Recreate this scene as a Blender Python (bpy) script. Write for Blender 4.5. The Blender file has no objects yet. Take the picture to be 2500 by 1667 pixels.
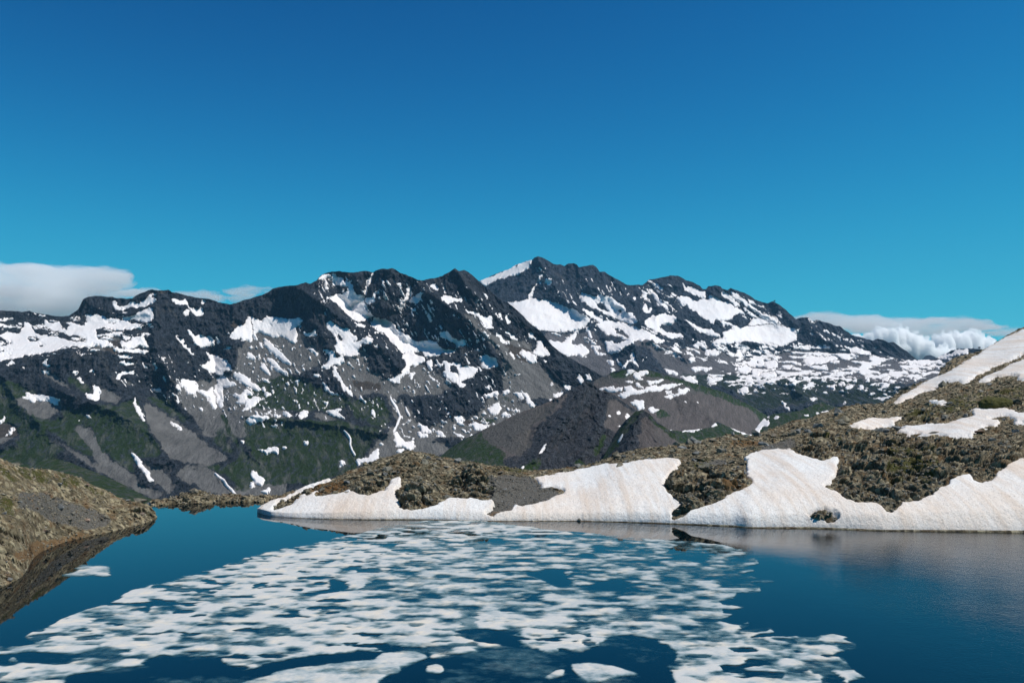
import bpy, bmesh, math, random
import numpy as np
from mathutils import Vector, Matrix
random.seed(7); rng = np.random.default_rng(7)
scene = bpy.context.scene
COL = scene.collection
# ------------------------------------------------------------------ camera, sky, sun, exposure
F = 2165.0                      # focal length in pixels of a 2500 x 1667 frame
HC = 25.0                       # eye height above the lake
PITCH = math.radians(3.34)
cam_d = bpy.data.cameras.new('camera'); cam = bpy.data.objects.new('camera', cam_d); COL.objects.link(cam)
cam.location = (0, 0, HC); cam.rotation_euler = (math.radians(90) + PITCH, 0, 0)
cam_d.sensor_width = 36; cam_d.lens = 36 * F / 2500; cam_d.clip_start = 1; cam_d.clip_end = 120000
scene.camera = cam
SUN_EL, SUN_AZ = math.radians(58), math.radians(100)      # azimuth to the right of the view direction
w = bpy.data.worlds.new('World'); scene.world = w; w.use_nodes = True
nt = w.node_tree; nt.nodes.clear()
sky = nt.nodes.new('ShaderNodeTexSky'); sky.sky_type = 'NISHITA'; sky.sun_disc = False
sky.sun_elevation = SUN_EL; sky.sun_rotation = SUN_AZ; sky.altitude = 2600; sky.air_density = 1.0
sky.dust_density = 0.3; sky.ozone_density = 4.0
mul = nt.nodes.new('ShaderNodeMix'); mul.data_type = 'RGBA'; mul.blend_type = 'MULTIPLY'
mul.inputs[0].default_value = 1; mul.inputs[7].default_value = (0.060, 0.395, 0.290, 1)
gam = nt.nodes.new('ShaderNodeGamma'); gam.inputs[1].default_value = 2.5      # deep, polarised mountain blue
bg = nt.nodes.new('ShaderNodeBackground'); bg.inputs[1].default_value = 0.10
out = nt.nodes.new('ShaderNodeOutputWorld')
nt.links.new(sky.outputs[0], gam.inputs[0]); nt.links.new(gam.outputs[0], mul.inputs[6]); 
va = nt.nodes.new('ShaderNodeVectorMath'); va.operation = 'MULTIPLY_ADD'; va.inputs[1].default_value = (1/1.1, 1/6.0, 1/8.0); va.inputs[2].default_value = (1, 1, 1)
vd = nt.nodes.new('ShaderNodeVectorMath'); vd.operation = 'DIVIDE'            # soft shoulder, as film gives it
nt.links.new(mul.outputs[2], va.inputs[0]); nt.links.new(mul.outputs[2], vd.inputs[0]); nt.links.new(va.outputs[0], vd.inputs[1])
nt.links.new(vd.outputs[0], bg.inputs[0]); nt.links.new(bg.outputs[0], out.inputs[0])
sl = bpy.data.lights.new('sun', 'SUN'); sl.energy = 4.9; sl.angle = math.radians(0.53); sl.color = (1, 0.965, 0.90)
so = bpy.data.objects.new('sun', sl); COL.objects.link(so)
sdir = Vector((math.sin(SUN_AZ) * math.cos(SUN_EL), math.cos(SUN_AZ) * math.cos(SUN_EL), math.sin(SUN_EL)))
so.rotation_euler = sdir.to_track_quat('Z', 'Y').to_euler(); so.location = (0, 0, 300)
scene.view_settings.view_transform = 'Standard'; scene.view_settings.look = 'None'
scene.view_settings.exposure = 0.0; scene.view_settings.gamma = 1.0
scene.render.engine = 'CYCLES'
scene.cycles.transparent_max_bounces = 40; scene.cycles.max_bounces = 20; scene.cycles.volume_bounces = 18; scene.cycles.diffuse_bounces = 3; scene.cycles.glossy_bounces = 3
HAZE = 1.5e-5

# ------------------------------------------------------------------ picture geometry -> world
CP, SP = math.cos(PITCH), math.sin(PITCH)
def ray(px, py):
    u = (np.asarray(px, float) - 1250) / F; v = (833.5 - np.asarray(py, float)) / F
    return u, CP - v * SP, SP + v * CP
def at(px, py, D):                       # world point at forward distance D
    x, y, z = ray(px, py); k = D / y
    return x * k, y * k, HC + z * k
def on_water(px, py):
    x, y, z = ray(px, py); k = -HC / z
    return x * k, y * k
def project(X, Y, Z):
    dz = Z - HC; f = Y * CP + dz * SP; up = -Y * SP + dz * CP
    return 1250 + F * X / f, 833.5 - F * up / f
K = 700 / 2350
ORG = dict(C1=(0,600), C2=(600,600), C3=(1200,600), C4=(1800,700), C5=(0,850), C6=(600,850), C7=(1200,900), C8=(1800,900),
           W1=(0,1200), W2=(600,1200), W3=(1200,1200), W4=(1800,1200))
def P(k, *v):
    ox, oy = ORG[k]; return [(ox + v[i] * K, oy + v[i+1] * K) for i in range(0, len(v), 2)]
def line(pts):
    a = np.array(sorted(pts)); return lambda x: np.interp(x, a[:, 0], a[:, 1])

# ------------------------------------------------------------------ noise
def _h(ix, iy, iz):
    h = (ix * 374761393 + iy * 668265263 + iz * 2147483647 * 3 + 1013904223) & 0xFFFFFFFF
    h = ((h ^ (h >> 13)) * 1274126177) & 0xFFFFFFFF
    h = ((h ^ (h >> 16)) * 2246822519) & 0xFFFFFFFF
    return (h ^ (h >> 15)) / 4294967295.0 * 2 - 1
def vn(x, y, z):
    xi, yi, zi = np.floor(x), np.floor(y), np.floor(z)
    fx, fy, fz = x - xi, y - yi, z - zi
    xi, yi, zi = xi.astype(np.int64), yi.astype(np.int64), zi.astype(np.int64)
    fx, fy, fz = [t * t * t * (t * (t * 6 - 15) + 10) for t in (fx, fy, fz)]
    r = 0
    for dx in (0, 1):
        for dy in (0, 1):
            for dz in (0, 1):
                wgt = (fx if dx else 1 - fx) * (fy if dy else 1 - fy) * (fz if dz else 1 - fz)
                r = r + wgt * _h(xi + dx, yi + dy, zi + dz)
    return r
def fbm(x, y, z, L, n, gain=0.5, ridged=False, seed=0):
    s = 0; a = 1; tot = 0; f = 1.0 / L
    for o in range(n):
        c, sn = math.cos(o * 1.1), math.sin(o * 1.1)
        v = vn((x * c - y * sn) * f + 17.3 * o + seed, (x * sn + y * c) * f + 5.1 * o + seed * 2.7, z * f + 9.7 * o - seed)
        if ridged: v = 1 - 2 * np.abs(v)
        s = s + a * v; tot += a; a *= gain; f *= 2.03
    return s / tot
def blocks(u, v, L, seed):
    """angular blocks: every jittered cell its own height and tilt, a crevice between neighbours"""
    u = u / L; v = v / L; iu, iv = np.floor(u).astype(np.int64), np.floor(v).astype(np.int64)
    f1 = np.full(u.shape, 9.); f2 = np.full(u.shape, 9.); hh = np.zeros(u.shape)
    for a in (-1, 0, 1):
        for b in (-1, 0, 1):
            cu, cv = iu + a, iv + b; k0 = np.full(u.shape, seed, np.int64)
            ju, jv = cu + .5 + .45 * _h(cu, cv, k0), cv + .5 + .45 * _h(cu, cv, k0 + 7)
            du, dv = u - ju, v - jv; d = np.hypot(du, dv)
            val = .6 * _h(cu, cv, k0 + 13) + .9 * du * _h(cu, cv, k0 + 17) + .9 * dv * _h(cu, cv, k0 + 19)
            f2 = np.where(d < f1, f1, np.minimum(f2, d)); hh = np.where(d < f1, val, hh); f1 = np.minimum(f1, d)
    return hh - .55 * (1 - sstep(0, .22, f2 - f1))
def sstep(a, b, x):
    t = np.clip((x - a) / (b - a), 0, 1); return t * t * (3 - 2 * t)

# ------------------------------------------------------------------ region maps (pixels halved)
MW, MH = 1251, 835
def fill(polys, holes=()):
    m = np.zeros((MH, MW), np.float32)
    for lst, val in ((polys, 1), (holes, 0)):
        for pl in lst:
            p = np.array(pl) / 2
            x0, x1 = max(int(p[:,0].min()) - 1, 0), min(int(p[:,0].max()) + 2, MW)
            y0, y1 = max(int(p[:,1].min()) - 1, 0), min(int(p[:,1].max()) + 2, MH)
            if x1 <= x0 or y1 <= y0: continue
            SS = 2
            gx, gy = np.meshgrid(x0 + (np.arange((x1-x0)*SS) + .5) / SS - .5, y0 + (np.arange((y1-y0)*SS) + .5) / SS - .5)
            ins = np.zeros(gx.shape, bool)
            for i in range(len(p)):
                (ax, ay), (bx, by) = p[i], p[(i + 1) % len(p)]
                if ay == by: continue
                ins ^= ((ay > gy) != (by > gy)) & (gx < (bx - ax) * (gy - ay) / (by - ay) + ax)
            cov = ins.reshape(y1-y0, SS, x1-x0, SS).mean((1, 3))
            sub = m[y0:y1, x0:x1]
            m[y0:y1, x0:x1] = np.maximum(sub, cov) if val else np.minimum(sub, 1 - cov)
    return m
def blur(m, s):
    if s < .3: return m
    rr = np.flatnonzero(m.any(1)); cc_ = np.flatnonzero(m.any(0))
    if len(rr) == 0: return m
    e = int(3 * s) + 3; a0, a1, b0, b1 = max(rr[0] - e, 0), min(rr[-1] + e + 1, m.shape[0]), max(cc_[0] - e, 0), min(cc_[-1] + e + 1, m.shape[1])
    if (a1 - a0) * (b1 - b0) < .6 * m.size:
        o = np.zeros_like(m); o[a0:a1, b0:b1] = blur_(m[a0:a1, b0:b1], s); return o
    return blur_(m, s)
def blur_(m, s):
    r = int(3 * s) + 1; k = np.exp(-.5 * (np.arange(-r, r + 1) / s) ** 2); k /= k.sum()
    for ax in (0, 1):
        pad = [(r, r) if a == ax else (0, 0) for a in (0, 1)]
        q = np.pad(m, pad, mode='edge'); o = np.zeros_like(m)
        n = m.shape[ax]
        for i, kv in enumerate(k):
            o += kv * (q[i:i+n] if ax == 0 else q[:, i:i+n])
        m = o
    return m
def samp(m, px, py):
    px = np.abs(np.asarray(px, float)); px = np.where(px > 2499, 4998 - px, px)      # past the frame the land goes on
    x = np.clip(px / 2, 0, MW - 1.001); y = np.clip(np.asarray(py) / 2, 0, MH - 1.001)
    i, j = x.astype(int), y.astype(int); fx, fy = x - i, y - j
    return (m[j, i] * (1-fx) + m[j, i+1] * fx) * (1-fy) + (m[j+1, i] * (1-fx) + m[j+1, i+1] * fx) * fy

# ------------------------------------------------------------------ materials
def mat(name):
    m = bpy.data.materials.new(name); m.use_nodes = True; return m, m.node_tree.nodes, m.node_tree.links, m.node_tree.nodes['Principled BSDF']
def rgb(c): return (c[0], c[1], c[2], 1)
def noise(N, L, vec, scale, detail=6, rough=.6, typ=None):
    n = N.new('ShaderNodeTexNoise'); n.inputs['Scale'].default_value = scale; n.inputs['Detail'].default_value = detail
    n.inputs['Roughness'].default_value = rough
    if typ: n.noise_type = typ
    if vec is not None: L.new(vec, n.inputs['Vector'])
    return n.outputs['Fac']
def ramp(N, L, fac, stops):
    r = N.new('ShaderNodeValToRGB'); e = r.color_ramp.elements
    while len(e) < len(stops): e.new(.5)
    for k, (p, c) in enumerate(stops):
        e[k].position = p; e[k].color = rgb(c) if hasattr(c, '__len__') else (c, c, c, 1)
    L.new(fac, r.inputs[0]); return r.outputs[0]
def mix(N, L, fac, a, b, mode='MIX'):
    m = N.new('ShaderNodeMix'); m.data_type = 'RGBA'; m.blend_type = mode
    for s, v in ((m.inputs[0], fac), (m.inputs[6], a), (m.inputs[7], b)):
        if isinstance(v, (int, float)): s.default_value = v
        elif isinstance(v, tuple): s.default_value = rgb(v)
        else: L.new(v, s)
    return m.outputs[2]
def math_(N, L, op, a, b=0.0, clamp=False):
    m = N.new('ShaderNodeMath'); m.operation = op; m.use_clamp = clamp
    for s, v in ((m.inputs[0], a), (m.inputs[1], b)):
        if isinstance(v, (int, float)): s.default_value = v
        else: L.new(v, s)
    return m.outputs[0]
def wpos(N, L, scale=(1, 1, 1), rot=(0, 0, 0)):
    t = N.new('ShaderNodeNewGeometry'); mp = N.new('ShaderNodeMapping'); mp.inputs['Scale'].default_value = scale
    mp.inputs['Rotation'].default_value = rot
    L.new(t.outputs['Position'], mp.inputs['Vector']); return mp.outputs[0]
def bump(N, L, b, h, dist, strength=1.0):
    n = N.new('ShaderNodeBump'); n.inputs['Distance'].default_value = dist; n.inputs['Strength'].default_value = strength
    L.new(h, n.inputs['Height']); L.new(n.outputs[0], b.inputs['Normal']); return n

def land_mat(name, unit, rock, scree, grass, brown, bump_d=1.0, lean=.78):
    """ground of a mountain: attribute cls = (scree, grass, brown) shares, the rest bare rock"""
    m, N, L, b = mat(name); b.inputs['Roughness'].default_value = .95; b.inputs['Specular IOR Level'].default_value = .15
    a = N.new('ShaderNodeAttribute'); a.attribute_name = 'cls'
    s = N.new('ShaderNodeSeparateColor'); L.new(a.outputs['Color'], s.inputs[0])
    p = wpos(N, L, (1/unit, .38/unit, .5/unit))
    n1 = noise(N, L, p, 1.0, 8, .65); n2 = noise(N, L, p, 6.0, 8, .7); n3 = noise(N, L, p, 30.0, 4, .7)
    pr_ = wpos(N, L, (1, 1, 1), (0, lean, 0)); mp = N.new('ShaderNodeMapping'); mp.inputs['Scale'].default_value = (2.2/unit, .3/unit, .22/unit); L.new(pr_, mp.inputs['Vector'])
    n4 = noise(N, L, mp.outputs[0], 2.0, 8, .62)
    cr = ramp(N, L, n2, [(.32, tuple(v * .28 for v in rock)), (.48, tuple(v * .8 for v in rock)), (.62, tuple(v * 2.4 for v in rock))])
    cr = mix(N, L, ramp(N, L, n3, [(.50, 0.0), (.66, .75)]), cr, tuple(v * 3.6 for v in rock))
    cr = mix(N, L, ramp(N, L, n3, [(.34, .7), (.48, 0.0)]), cr, tuple(v * .2 for v in rock))
    cs = ramp(N, L, n4, [(.3, tuple(v * .62 for v in scree)), (.7, tuple(v * 1.45 for v in scree))])
    cs = mix(N, L, ramp(N, L, n3, [(.4, .0), (.75, .35)]), cs, tuple(v * 1.9 for v in scree))
    cg = ramp(N, L, n2, [(.3, tuple(v * .55 for v in grass)), (.7, tuple(v * 1.5 for v in grass))])
    cb = ramp(N, L, n2, [(.3, tuple(v * .6 for v in brown)), (.7, tuple(v * 1.4 for v in brown))])
    cg = mix(N, L, ramp(N, L, n4, [(.50, 0.0), (.66, .55)]), cg, cs); cg = mix(N, L, ramp(N, L, n2, [(.50, 0.0), (.60, .85)]), cg, cr)
    cr = mix(N, L, ramp(N, L, n4, [(.54, 0.0), (.70, .55)]), cr, tuple(v * .8 for v in scree))
    def edge(src, amt=.55):
        e = math_(N, L, 'ADD', src, math_(N, L, 'MULTIPLY', math_(N, L, 'SUBTRACT', n1, .5), amt))
        e = math_(N, L, 'ADD', e, math_(N, L, 'MULTIPLY', math_(N, L, 'SUBTRACT', n2, .5), amt))
        return ramp(N, L, e, [(.38, 0.0), (.62, 1.0)])
    c = mix(N, L, edge(s.outputs[0]), cr, cs); c = mix(N, L, edge(s.outputs[2]), c, cb); c = mix(N, L, edge(s.outputs[1], .7), c, cg)
    L.new(c, b.inputs['Base Color'])
    bump(N, L, b, math_(N, L, 'ADD', n2, math_(N, L, 'MULTIPLY', n3, .35)), unit * .30 * bump_d)
    return m
M = {}
M['massif'] = land_mat('massif rock', 90, (.022, .026, .033), (.150, .145, .138), (.026, .046, .010), (.075, .062, .052))
M['range'] = land_mat('glacier range rock', 130, (.024, .030, .041), (.125, .118, .122), (.020, .032, .014), (.080, .070, .062))
M['hill'] = land_mat('hill slate', 45, (.030, .033, .039), (.112, .096, .090), (.026, .052, .009), (.108, .100, .092), lean=-.6)

def snow_mat(name, unit, base, tint, amt):
    m, N, L, b = mat(name); b.inputs['Roughness'].default_value = .75; b.inputs['Specular IOR Level'].default_value = .25
    p = wpos(N, L, (1/unit,) * 3); n = noise(N, L, p, .5, 5, .6); n2 = noise(N, L, p, 6, 6, .7)
    c = mix(N, L, ramp(N, L, n, [(.38, 0.0), (.72, amt)]), base, tint)
    c = mix(N, L, ramp(N, L, n2, [(.35, .20), (.6, 0.0)]), c, tuple(v * .72 for v in tint))
    L.new(c, b.inputs['Base Color']); bump(N, L, b, n2, unit * .05); return m
M['snow_far'] = snow_mat('mountain snow', 60, (.78, .76, .76), (.74, .66, .62), .5)
# old summer snow by the lake: runnels, pink algae, specks of grit
m, N, L, b = mat('lakeside snow'); M['snow'] = m
b.inputs['Roughness'].default_value = .7; b.inputs['Specular IOR Level'].default_value = .3
p = wpos(N, L); pr = wpos(N, L, (1.6, .10, .22), (0, .25, 0))
big = noise(N, L, p, .045, 5, .6); run = noise(N, L, pr, .30, 6, .6); cup = noise(N, L, p, .9, 6, .65); grit = noise(N, L, p, 3.2, 5, .75)
c = mix(N, L, ramp(N, L, big, [(.40, 0.0), (.62, .85)]), (.73, .72, .70), (.70, .61, .53))
c = mix(N, L, ramp(N, L, run, [(.46, 0.0), (.64, .6)]), c, (.60, .48, .38))
c = mix(N, L, ramp(N, L, grit, [(.53, 0.0), (.62, .65)]), c, (.34, .28, .23))
c = mix(N, L, ramp(N, L, cup, [(.25, .28), (.5, 0.0)]), c, (.56, .57, .58))
L.new(c, b.inputs['Base Color']); bump(N, L, b, math_(N, L, 'ADD', cup, math_(N, L, 'MULTIPLY', run, .6)), .28)

def near_rock(name, darks, mids, lights, moss, rust, moss_lim, obj=False):
    m, N, L, b = mat(name); b.inputs['Roughness'].default_value = .93; b.inputs['Specular IOR Level'].default_value = .2
    p = wpos(N, L); n1 = noise(N, L, p, .12, 6, .6); n2 = noise(N, L, p, .9, 8, .7); n3 = noise(N, L, p, 4.5, 6, .75)
    c = ramp(N, L, n2, [(.28, darks), (.5, mids), (.74, lights)])
    vo = N.new('ShaderNodeTexVoronoi'); vo.inputs['Scale'].default_value = 1.3; L.new(p, vo.inputs['Vector']); vs = N.new('ShaderNodeSeparateColor'); L.new(vo.outputs['Color'], vs.inputs[0])
    c = mix(N, L, ramp(N, L, vs.outputs[0], [(.55, 0.0), (.95, .75)]), c, tuple(v * 1.1 for v in lights))
    c = mix(N, L, ramp(N, L, vs.outputs[1], [(.45, 0.0), (.95, .6)]), c, darks)
    c = mix(N, L, ramp(N, L, n3, [(.25, .5), (.45, 0.0)]), c, tuple(v * .6 for v in darks))
    nr = noise(N, L, p, .35, 5, .7)
    c = mix(N, L, ramp(N, L, nr, [(.52, 0.0), (.66, .7)]), c, rust)
    nm = noise(N, L, p, .22, 7, .7)
    if obj:
        oi = N.new('ShaderNodeObjectInfo'); c = mix(N, L, math_(N, L, 'MULTIPLY', oi.outputs['Random'], .55), c, (.20, .20, .19))
        c = mix(N, L, ramp(N, L, nm, [(moss_lim, 0.0), (moss_lim + .14, .6)]), c, moss)
    else:
        a = N.new('ShaderNodeAttribute'); a.attribute_name = 'cls'
        s = N.new('ShaderNodeSeparateColor'); L.new(a.outputs['Color'], s.inputs[0])
        g = ramp(N, L, n3, [(.3, (.035, .033, .028)), (.5, (.095, .089, .077)), (.72, (.27, .25, .22))])
        ga = math_(N, L, 'ADD', s.outputs[0], math_(N, L, 'MULTIPLY', math_(N, L, 'SUBTRACT', n2, .5), .9))
        c = mix(N, L, ramp(N, L, ga, [(.38, 0.0), (.62, 1.0)]), c, g)
        ma = math_(N, L, 'ADD', s.outputs[1], math_(N, L, 'MULTIPLY', math_(N, L, 'SUBTRACT', nm, .5), 1.6))
        mc = ramp(N, L, n3, [(.3, tuple(v * .5 for v in moss)), (.7, tuple(v * 1.5 for v in moss))])
        c = mix(N, L, ramp(N, L, ma, [(.42, 0.0), (.60, .92)]), c, mc)
        c = mix(N, L, ramp(N, L, math_(N, L, 'ADD', s.outputs[2], math_(N, L, 'MULTIPLY', math_(N, L, 'SUBTRACT', n2, .5), .8)), [(.4, 0.0), (.7, .85)]), c, rust)
    L.new(c, b.inputs['Base Color'])
    bump(N, L, b, math_(N, L, 'ADD', n2, math_(N, L, 'MULTIPLY', n3, .5)), .45)
    return m
M['near'] = near_rock('hillside rubble', (.020, .017, .011), (.125, .102, .064), (.42, .36, .245), (.060, .060, .012), (.150, .080, .030), .55)
M['bank'] = near_rock('bank rubble', (.032, .026, .016), (.140, .112, .066), (.40, .34, .22), (.050, .052, .010), (.165, .095, .042), .55)
M['stone'] = near_rock('boulder stone', (.05, .044, .030), (.150, .132, .090), (.32, .285, .20), (.12, .115, .035), (.19, .11, .05), .55, True)
M['stone_bank'] = near_rock('bank boulder stone', (.075, .060, .040), (.24, .20, .13), (.42, .36, .25), (.11, .10, .03), (.30, .15, .06), .60, True)
M['stone_grey'] = near_rock('grey boulder stone', (.07, .07, .068), (.17, .175, .172), (.32, .325, .32), (.15, .15, .08), (.16, .14, .10), .62, True)
M['stone_red'] = near_rock('reddish boulder stone', (.08, .055, .04), (.22, .145, .105), (.36, .26, .20), (.15, .13, .06), (.26, .13, .07), .70, True)

# water
m, N, L, b = mat('lake water'); M['water'] = m
b.inputs['Base Color'].default_value = (.0002, .003, .005, 1); b.inputs['IOR'].default_value = 1.33; b.inputs['Specular Tint'].default_value = (.88, .98, .86, 1)
p = wpos(N, L, (1, 1, 1)); geo = N.new('ShaderNodeNewGeometry'); sx = N.new('ShaderNodeSeparateXYZ'); L.new(geo.outputs['Position'], sx.inputs[0])
dist = noise(N, L, p, .03, 3, .5)
wind = math_(N, L, 'ADD', math_(N, L, 'MULTIPLY', math_(N, L, 'SUBTRACT', sx.outputs[0], 34.0), .022), math_(N, L, 'MULTIPLY', math_(N, L, 'SUBTRACT', dist, .5), 1.4), True)
fine = noise(N, L, p, 2.4, 4, .6); med = noise(N, L, p, .5, 3, .5)
h = math_(N, L, 'MULTIPLY', math_(N, L, 'ADD', fine, math_(N, L, 'MULTIPLY', med, .8)), math_(N, L, 'ADD', math_(N, L, 'MULTIPLY', wind, 1.6), .02))
bump(N, L, b, h, .03)
L.new(math_(N, L, 'ADD', math_(N, L, 'MULTIPLY', wind, .04), .012), b.inputs['Roughness'])

# melting ice: attribute ice = (thickness 0..1)
def ice_mat():
    m, N, L, b = mat('melting ice'); b.inputs['Roughness'].default_value = .55; b.inputs['Specular IOR Level'].default_value = .35
    a = N.new('ShaderNodeAttribute'); a.attribute_name = 'ice'
    t = N.new('ShaderNodeSeparateColor'); L.new(a.outputs['Color'], t.inputs[0]); th = t.outputs[0]
    p = wpos(N, L); n = noise(N, L, p, .35, 6, .6); n2 = noise(N, L, p, .95, 7, .6)
    tt = math_(N, L, 'ADD', th, math_(N, L, 'MULTIPLY', math_(N, L, 'SUBTRACT', n2, .5), .55))
    c = ramp(N, L, tt, [(.12, (.05, .17, .22)), (.38, (.15, .26, .29)), (.62, (.28, .35, .37)), (.97, (.54, .54, .52))])
    pe = math_(N, L, 'MULTIPLY', ramp(N, L, n, [(.50, 0.0), (.72, .75)]), th)
    c = mix(N, L, pe, c, (.80, .68, .52)); L.new(c, b.inputs['Base Color'])
    L.new(ramp(N, L, tt, [(.04, 0.0), (.30, .45), (.70, .93)]), b.inputs['Alpha'])
    bump(N, L, b, n2, .05); return m
M['ice'] = ice_mat()

# ------------------------------------------------------------------ object helpers
def tag(o, label=None, cat=None, group=None, kind=None):
    for k, v in (('label', label), ('category', cat), ('group', group), ('kind', kind)):
        if v: o[k] = v
    return o
def mesh_np(name, V, Fc, material, parent=None, smooth=True, attrs=None, me_only=False):
    V = np.asarray(V, np.float32); Fc = np.asarray(Fc, np.int32); k = Fc.shape[1]
    me = bpy.data.meshes.new(name); me.vertices.add(len(V)); me.vertices.foreach_set('co', V.ravel())
    me.loops.add(Fc.size); me.loops.foreach_set('vertex_index', Fc.ravel())
    me.polygons.add(len(Fc)); me.polygons.foreach_set('loop_start', np.arange(0, Fc.size, k, dtype=np.int32))
    me.polygons.foreach_set('use_smooth', np.full(len(Fc), smooth)); me.materials.append(material)
    me.update(calc_edges=True)
    for an, arr in (attrs or {}).items():
        at_ = me.color_attributes.new(an, 'FLOAT_COLOR', 'POINT'); q = np.ones((len(V), 4), np.float32); q[:, :arr.shape[1]] = arr
        at_.data.foreach_set('color', q.ravel())
    if me_only: return me
    o = bpy.data.objects.new(name, me); COL.objects.link(o); o.parent = parent; return o
def grid_faces(nr, nc, keep=None):
    i = np.arange(nr * nc).reshape(nr, nc)
    f = np.stack([i[:-1, :-1], i[:-1, 1:], i[1:, 1:], i[1:, :-1]], -1)
    return f.reshape(-1, 4) if keep is None else f[keep]
def compact(V, Fc, attrs=None):
    u, inv = np.unique(Fc, return_inverse=True); return V[u], inv.reshape(Fc.shape), {k: a[u] for k, a in (attrs or {}).items()}
def empty(name, loc=(0, 0, 0)):
    o = bpy.data.objects.new(name, None); COL.objects.link(o); o.location = loc; return o

# ------------------------------------------------------------------ mountains
def smooth_line(f, X, sg):
    o = np.linspace(-2.5, 2.5, 41); k_ = np.exp(-.5 * o ** 2); return sum(w_ * f(X + q * sg) for q, w_ in zip(o, k_)) / k_.sum()
def C(v, w=45.):
    a = np.array(v, float)
    return lambda x: np.mean([np.interp(np.asarray(x) + o, a[:, 0], a[:, 1]) for o in np.linspace(-w, w, 19)], 0)
def mountain(name, label, top, bot, x0, x1, step, D0, D1, classes, snows, material, seed, rocky=1.0, spots=(), ribs=(), gul=0.75, back=250, T=10., holes=(), amp=1.0, streams=()):
    """a relief read off its own skyline: columns by bearing, rows from foot to crest, real distances"""
    nx = int((x1 - x0) / step) + 1; X = np.linspace(x0, x1, nx)
    mir = lambda f: (lambda q: f(np.where(np.abs(q) > 2499, 4998 - np.abs(q), np.abs(q))))
    top, bot = mir(top), mir(bot)
    yt = top(X); yb = bot(X); ny = int(np.max(yb - yt) / step) + 1
    # small teeth on the skyline
    e = fbm(X / 9., X * 0, X * 0, 1.0, 4, .6, seed=seed) * 2.0 * rocky
    yt = yt + e
    t = np.linspace(0, 1, ny)[:, None]; PY = yb + t * (yt - yb); PX = np.repeat(X[None], ny, 0)
    wx = fbm(PX / 14., PY / 14., PX * 0, 1., 4, .6, seed=seed + 3); wy = fbm(PX / 14., PY / 14., PX * 0, 1., 4, .6, seed=seed + 8)
    jx = fbm((PX - PY * .35) / 7., (PY + PX * .35) / 15., PX * 0, 1., 4, .7, True, seed=seed + 41); jy = fbm(PX / 9., PY / 9., PX * 0, 1., 3, .7, seed=seed + 44)
    SX, SY = PX + wx * 5 + jx * 5, PY + wy * 4 + jy * 4
    classes = {k: (c if len(c) == 3 else (c[0], c[1], ())) for k, c in classes.items()}
    cm = {k: samp(blur(fill(v, hs), s * .5), PX + wx * 9 + jx * 6, PY + wy * 7 + jy * 4) for k, (v, s, hs) in classes.items()}
    scree = cm.get('scree', 0 * PX); grass = cm.get('grass', 0 * PX); brown = cm.get('brown', 0 * PX)
    pl = cm.get('plateau', 0 * PX)
    g = 1.0 + 2.2 * np.clip(scree + .6 * grass + .5 * brown, 0, 1) + 5. * pl
    span = (D1(X) - D0(X))
    gmap = np.ones((MH, MW), np.float32)
    for kk_, w_ in (('scree', .7), ('grass', .5), ('brown', .4), ('plateau', 2.6)):
        if kk_ in classes: gmap += w_ * fill(classes[kk_][0])
    if snows: gmap += .5 * fill(snows, holes)
    gmap = blur(gmap, 5); kk = np.exp(-.5 * np.linspace(-2.5, 2.5, 91) ** 2); kk /= kk.sum(); gp = np.pad(gmap, ((0, 0), (45, 45)), mode='edge'); gmap = sum(w_ * gp[:, i:i + MW] for i, w_ in enumerate(kk)); cum = np.cumsum(gmap[::-1], 0)[::-1]
    yts = smooth_line(top, X, 38.); ybs = yb
    base_c = samp(cum, X, ybs); tot = np.maximum(samp(cum, X, yts) - base_c, 8)
    rate = span / tot; kk = np.exp(-.5 * np.linspace(-2.5, 2.5, 81) ** 2); kk /= kk.sum()
    rate = np.convolve(np.pad(rate, 40, 'edge'), kk, 'valid')
    D = D0(X) + (samp(cum, PX, PY) - base_c) * rate
    bx, by, bz = at(PX, PY, D)
    s = span.mean()
    u, v = bx + gul * bz, by * .45
    r1 = fbm(u, v, bz * .35, s * .20, 5, .52, True, seed)                 # ribs and gullies
    r2 = fbm(bx + .35 * gul * bz, by * .30, bz * .45, s * .066, 6, .66, True, seed + 5)
    r3 = fbm(bx + .5 * gul * bz, by * .28, bz * .40, s * .022, 5, .70, True, seed + 9)
    rock = np.clip(1 - .8 * scree - .65 * grass - .55 * brown, .12, 1)
    rock0 = rock
    sharp = samp(blur(fill(snows, holes), 1.5), SX, SY) if snows else 0 * PX
    rock = rock * (1 - .90 * sstep(.10, .80, sharp))
    rel = s * (.025 * r1 * (.25 + .75 * rock0) + .038 * r2 * (.06 + .94 * rock) + .015 * r3 * (.10 + .90 * rock)) * amp
    for pts, wd, am in ribs:                                              # traced spurs (am > 0) and couloirs (am < 0)
        q = np.array(pts); dmin = np.full(PX.shape, 1e9)
        for i in range(len(q) - 1):
            a, b_ = q[i], q[i+1]; ab = b_ - a; tt = np.clip(((PX - a[0]) * ab[0] + (PY - a[1]) * ab[1]) / (ab @ ab), 0, 1)
            dmin = np.minimum(dmin, np.hypot(PX - a[0] - tt * ab[0] + wx * 8, PY - a[1] - tt * ab[1] + wy * 5))
        rel = rel + .85 * am * np.exp(-dmin / wd)
    fade = sstep(0, .04, t)
    Dr = D - rel * fade
    x, y, z = at(PX, PY, Dr)
    V = np.stack([x, y, z], -1)
    # back of the crest
    bk = [V]
    for q in (0.12, 0.35, 1.0):
        r = V[-1:].copy(); r[..., 1] += back * q; r[..., 0] *= 1 + back * q / r[..., 1]; r[..., 2] -= back * q * (.35 + .5 * q); bk.append(r)
    VV = np.concatenate(bk, 0); nr = VV.shape[0]
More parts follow.
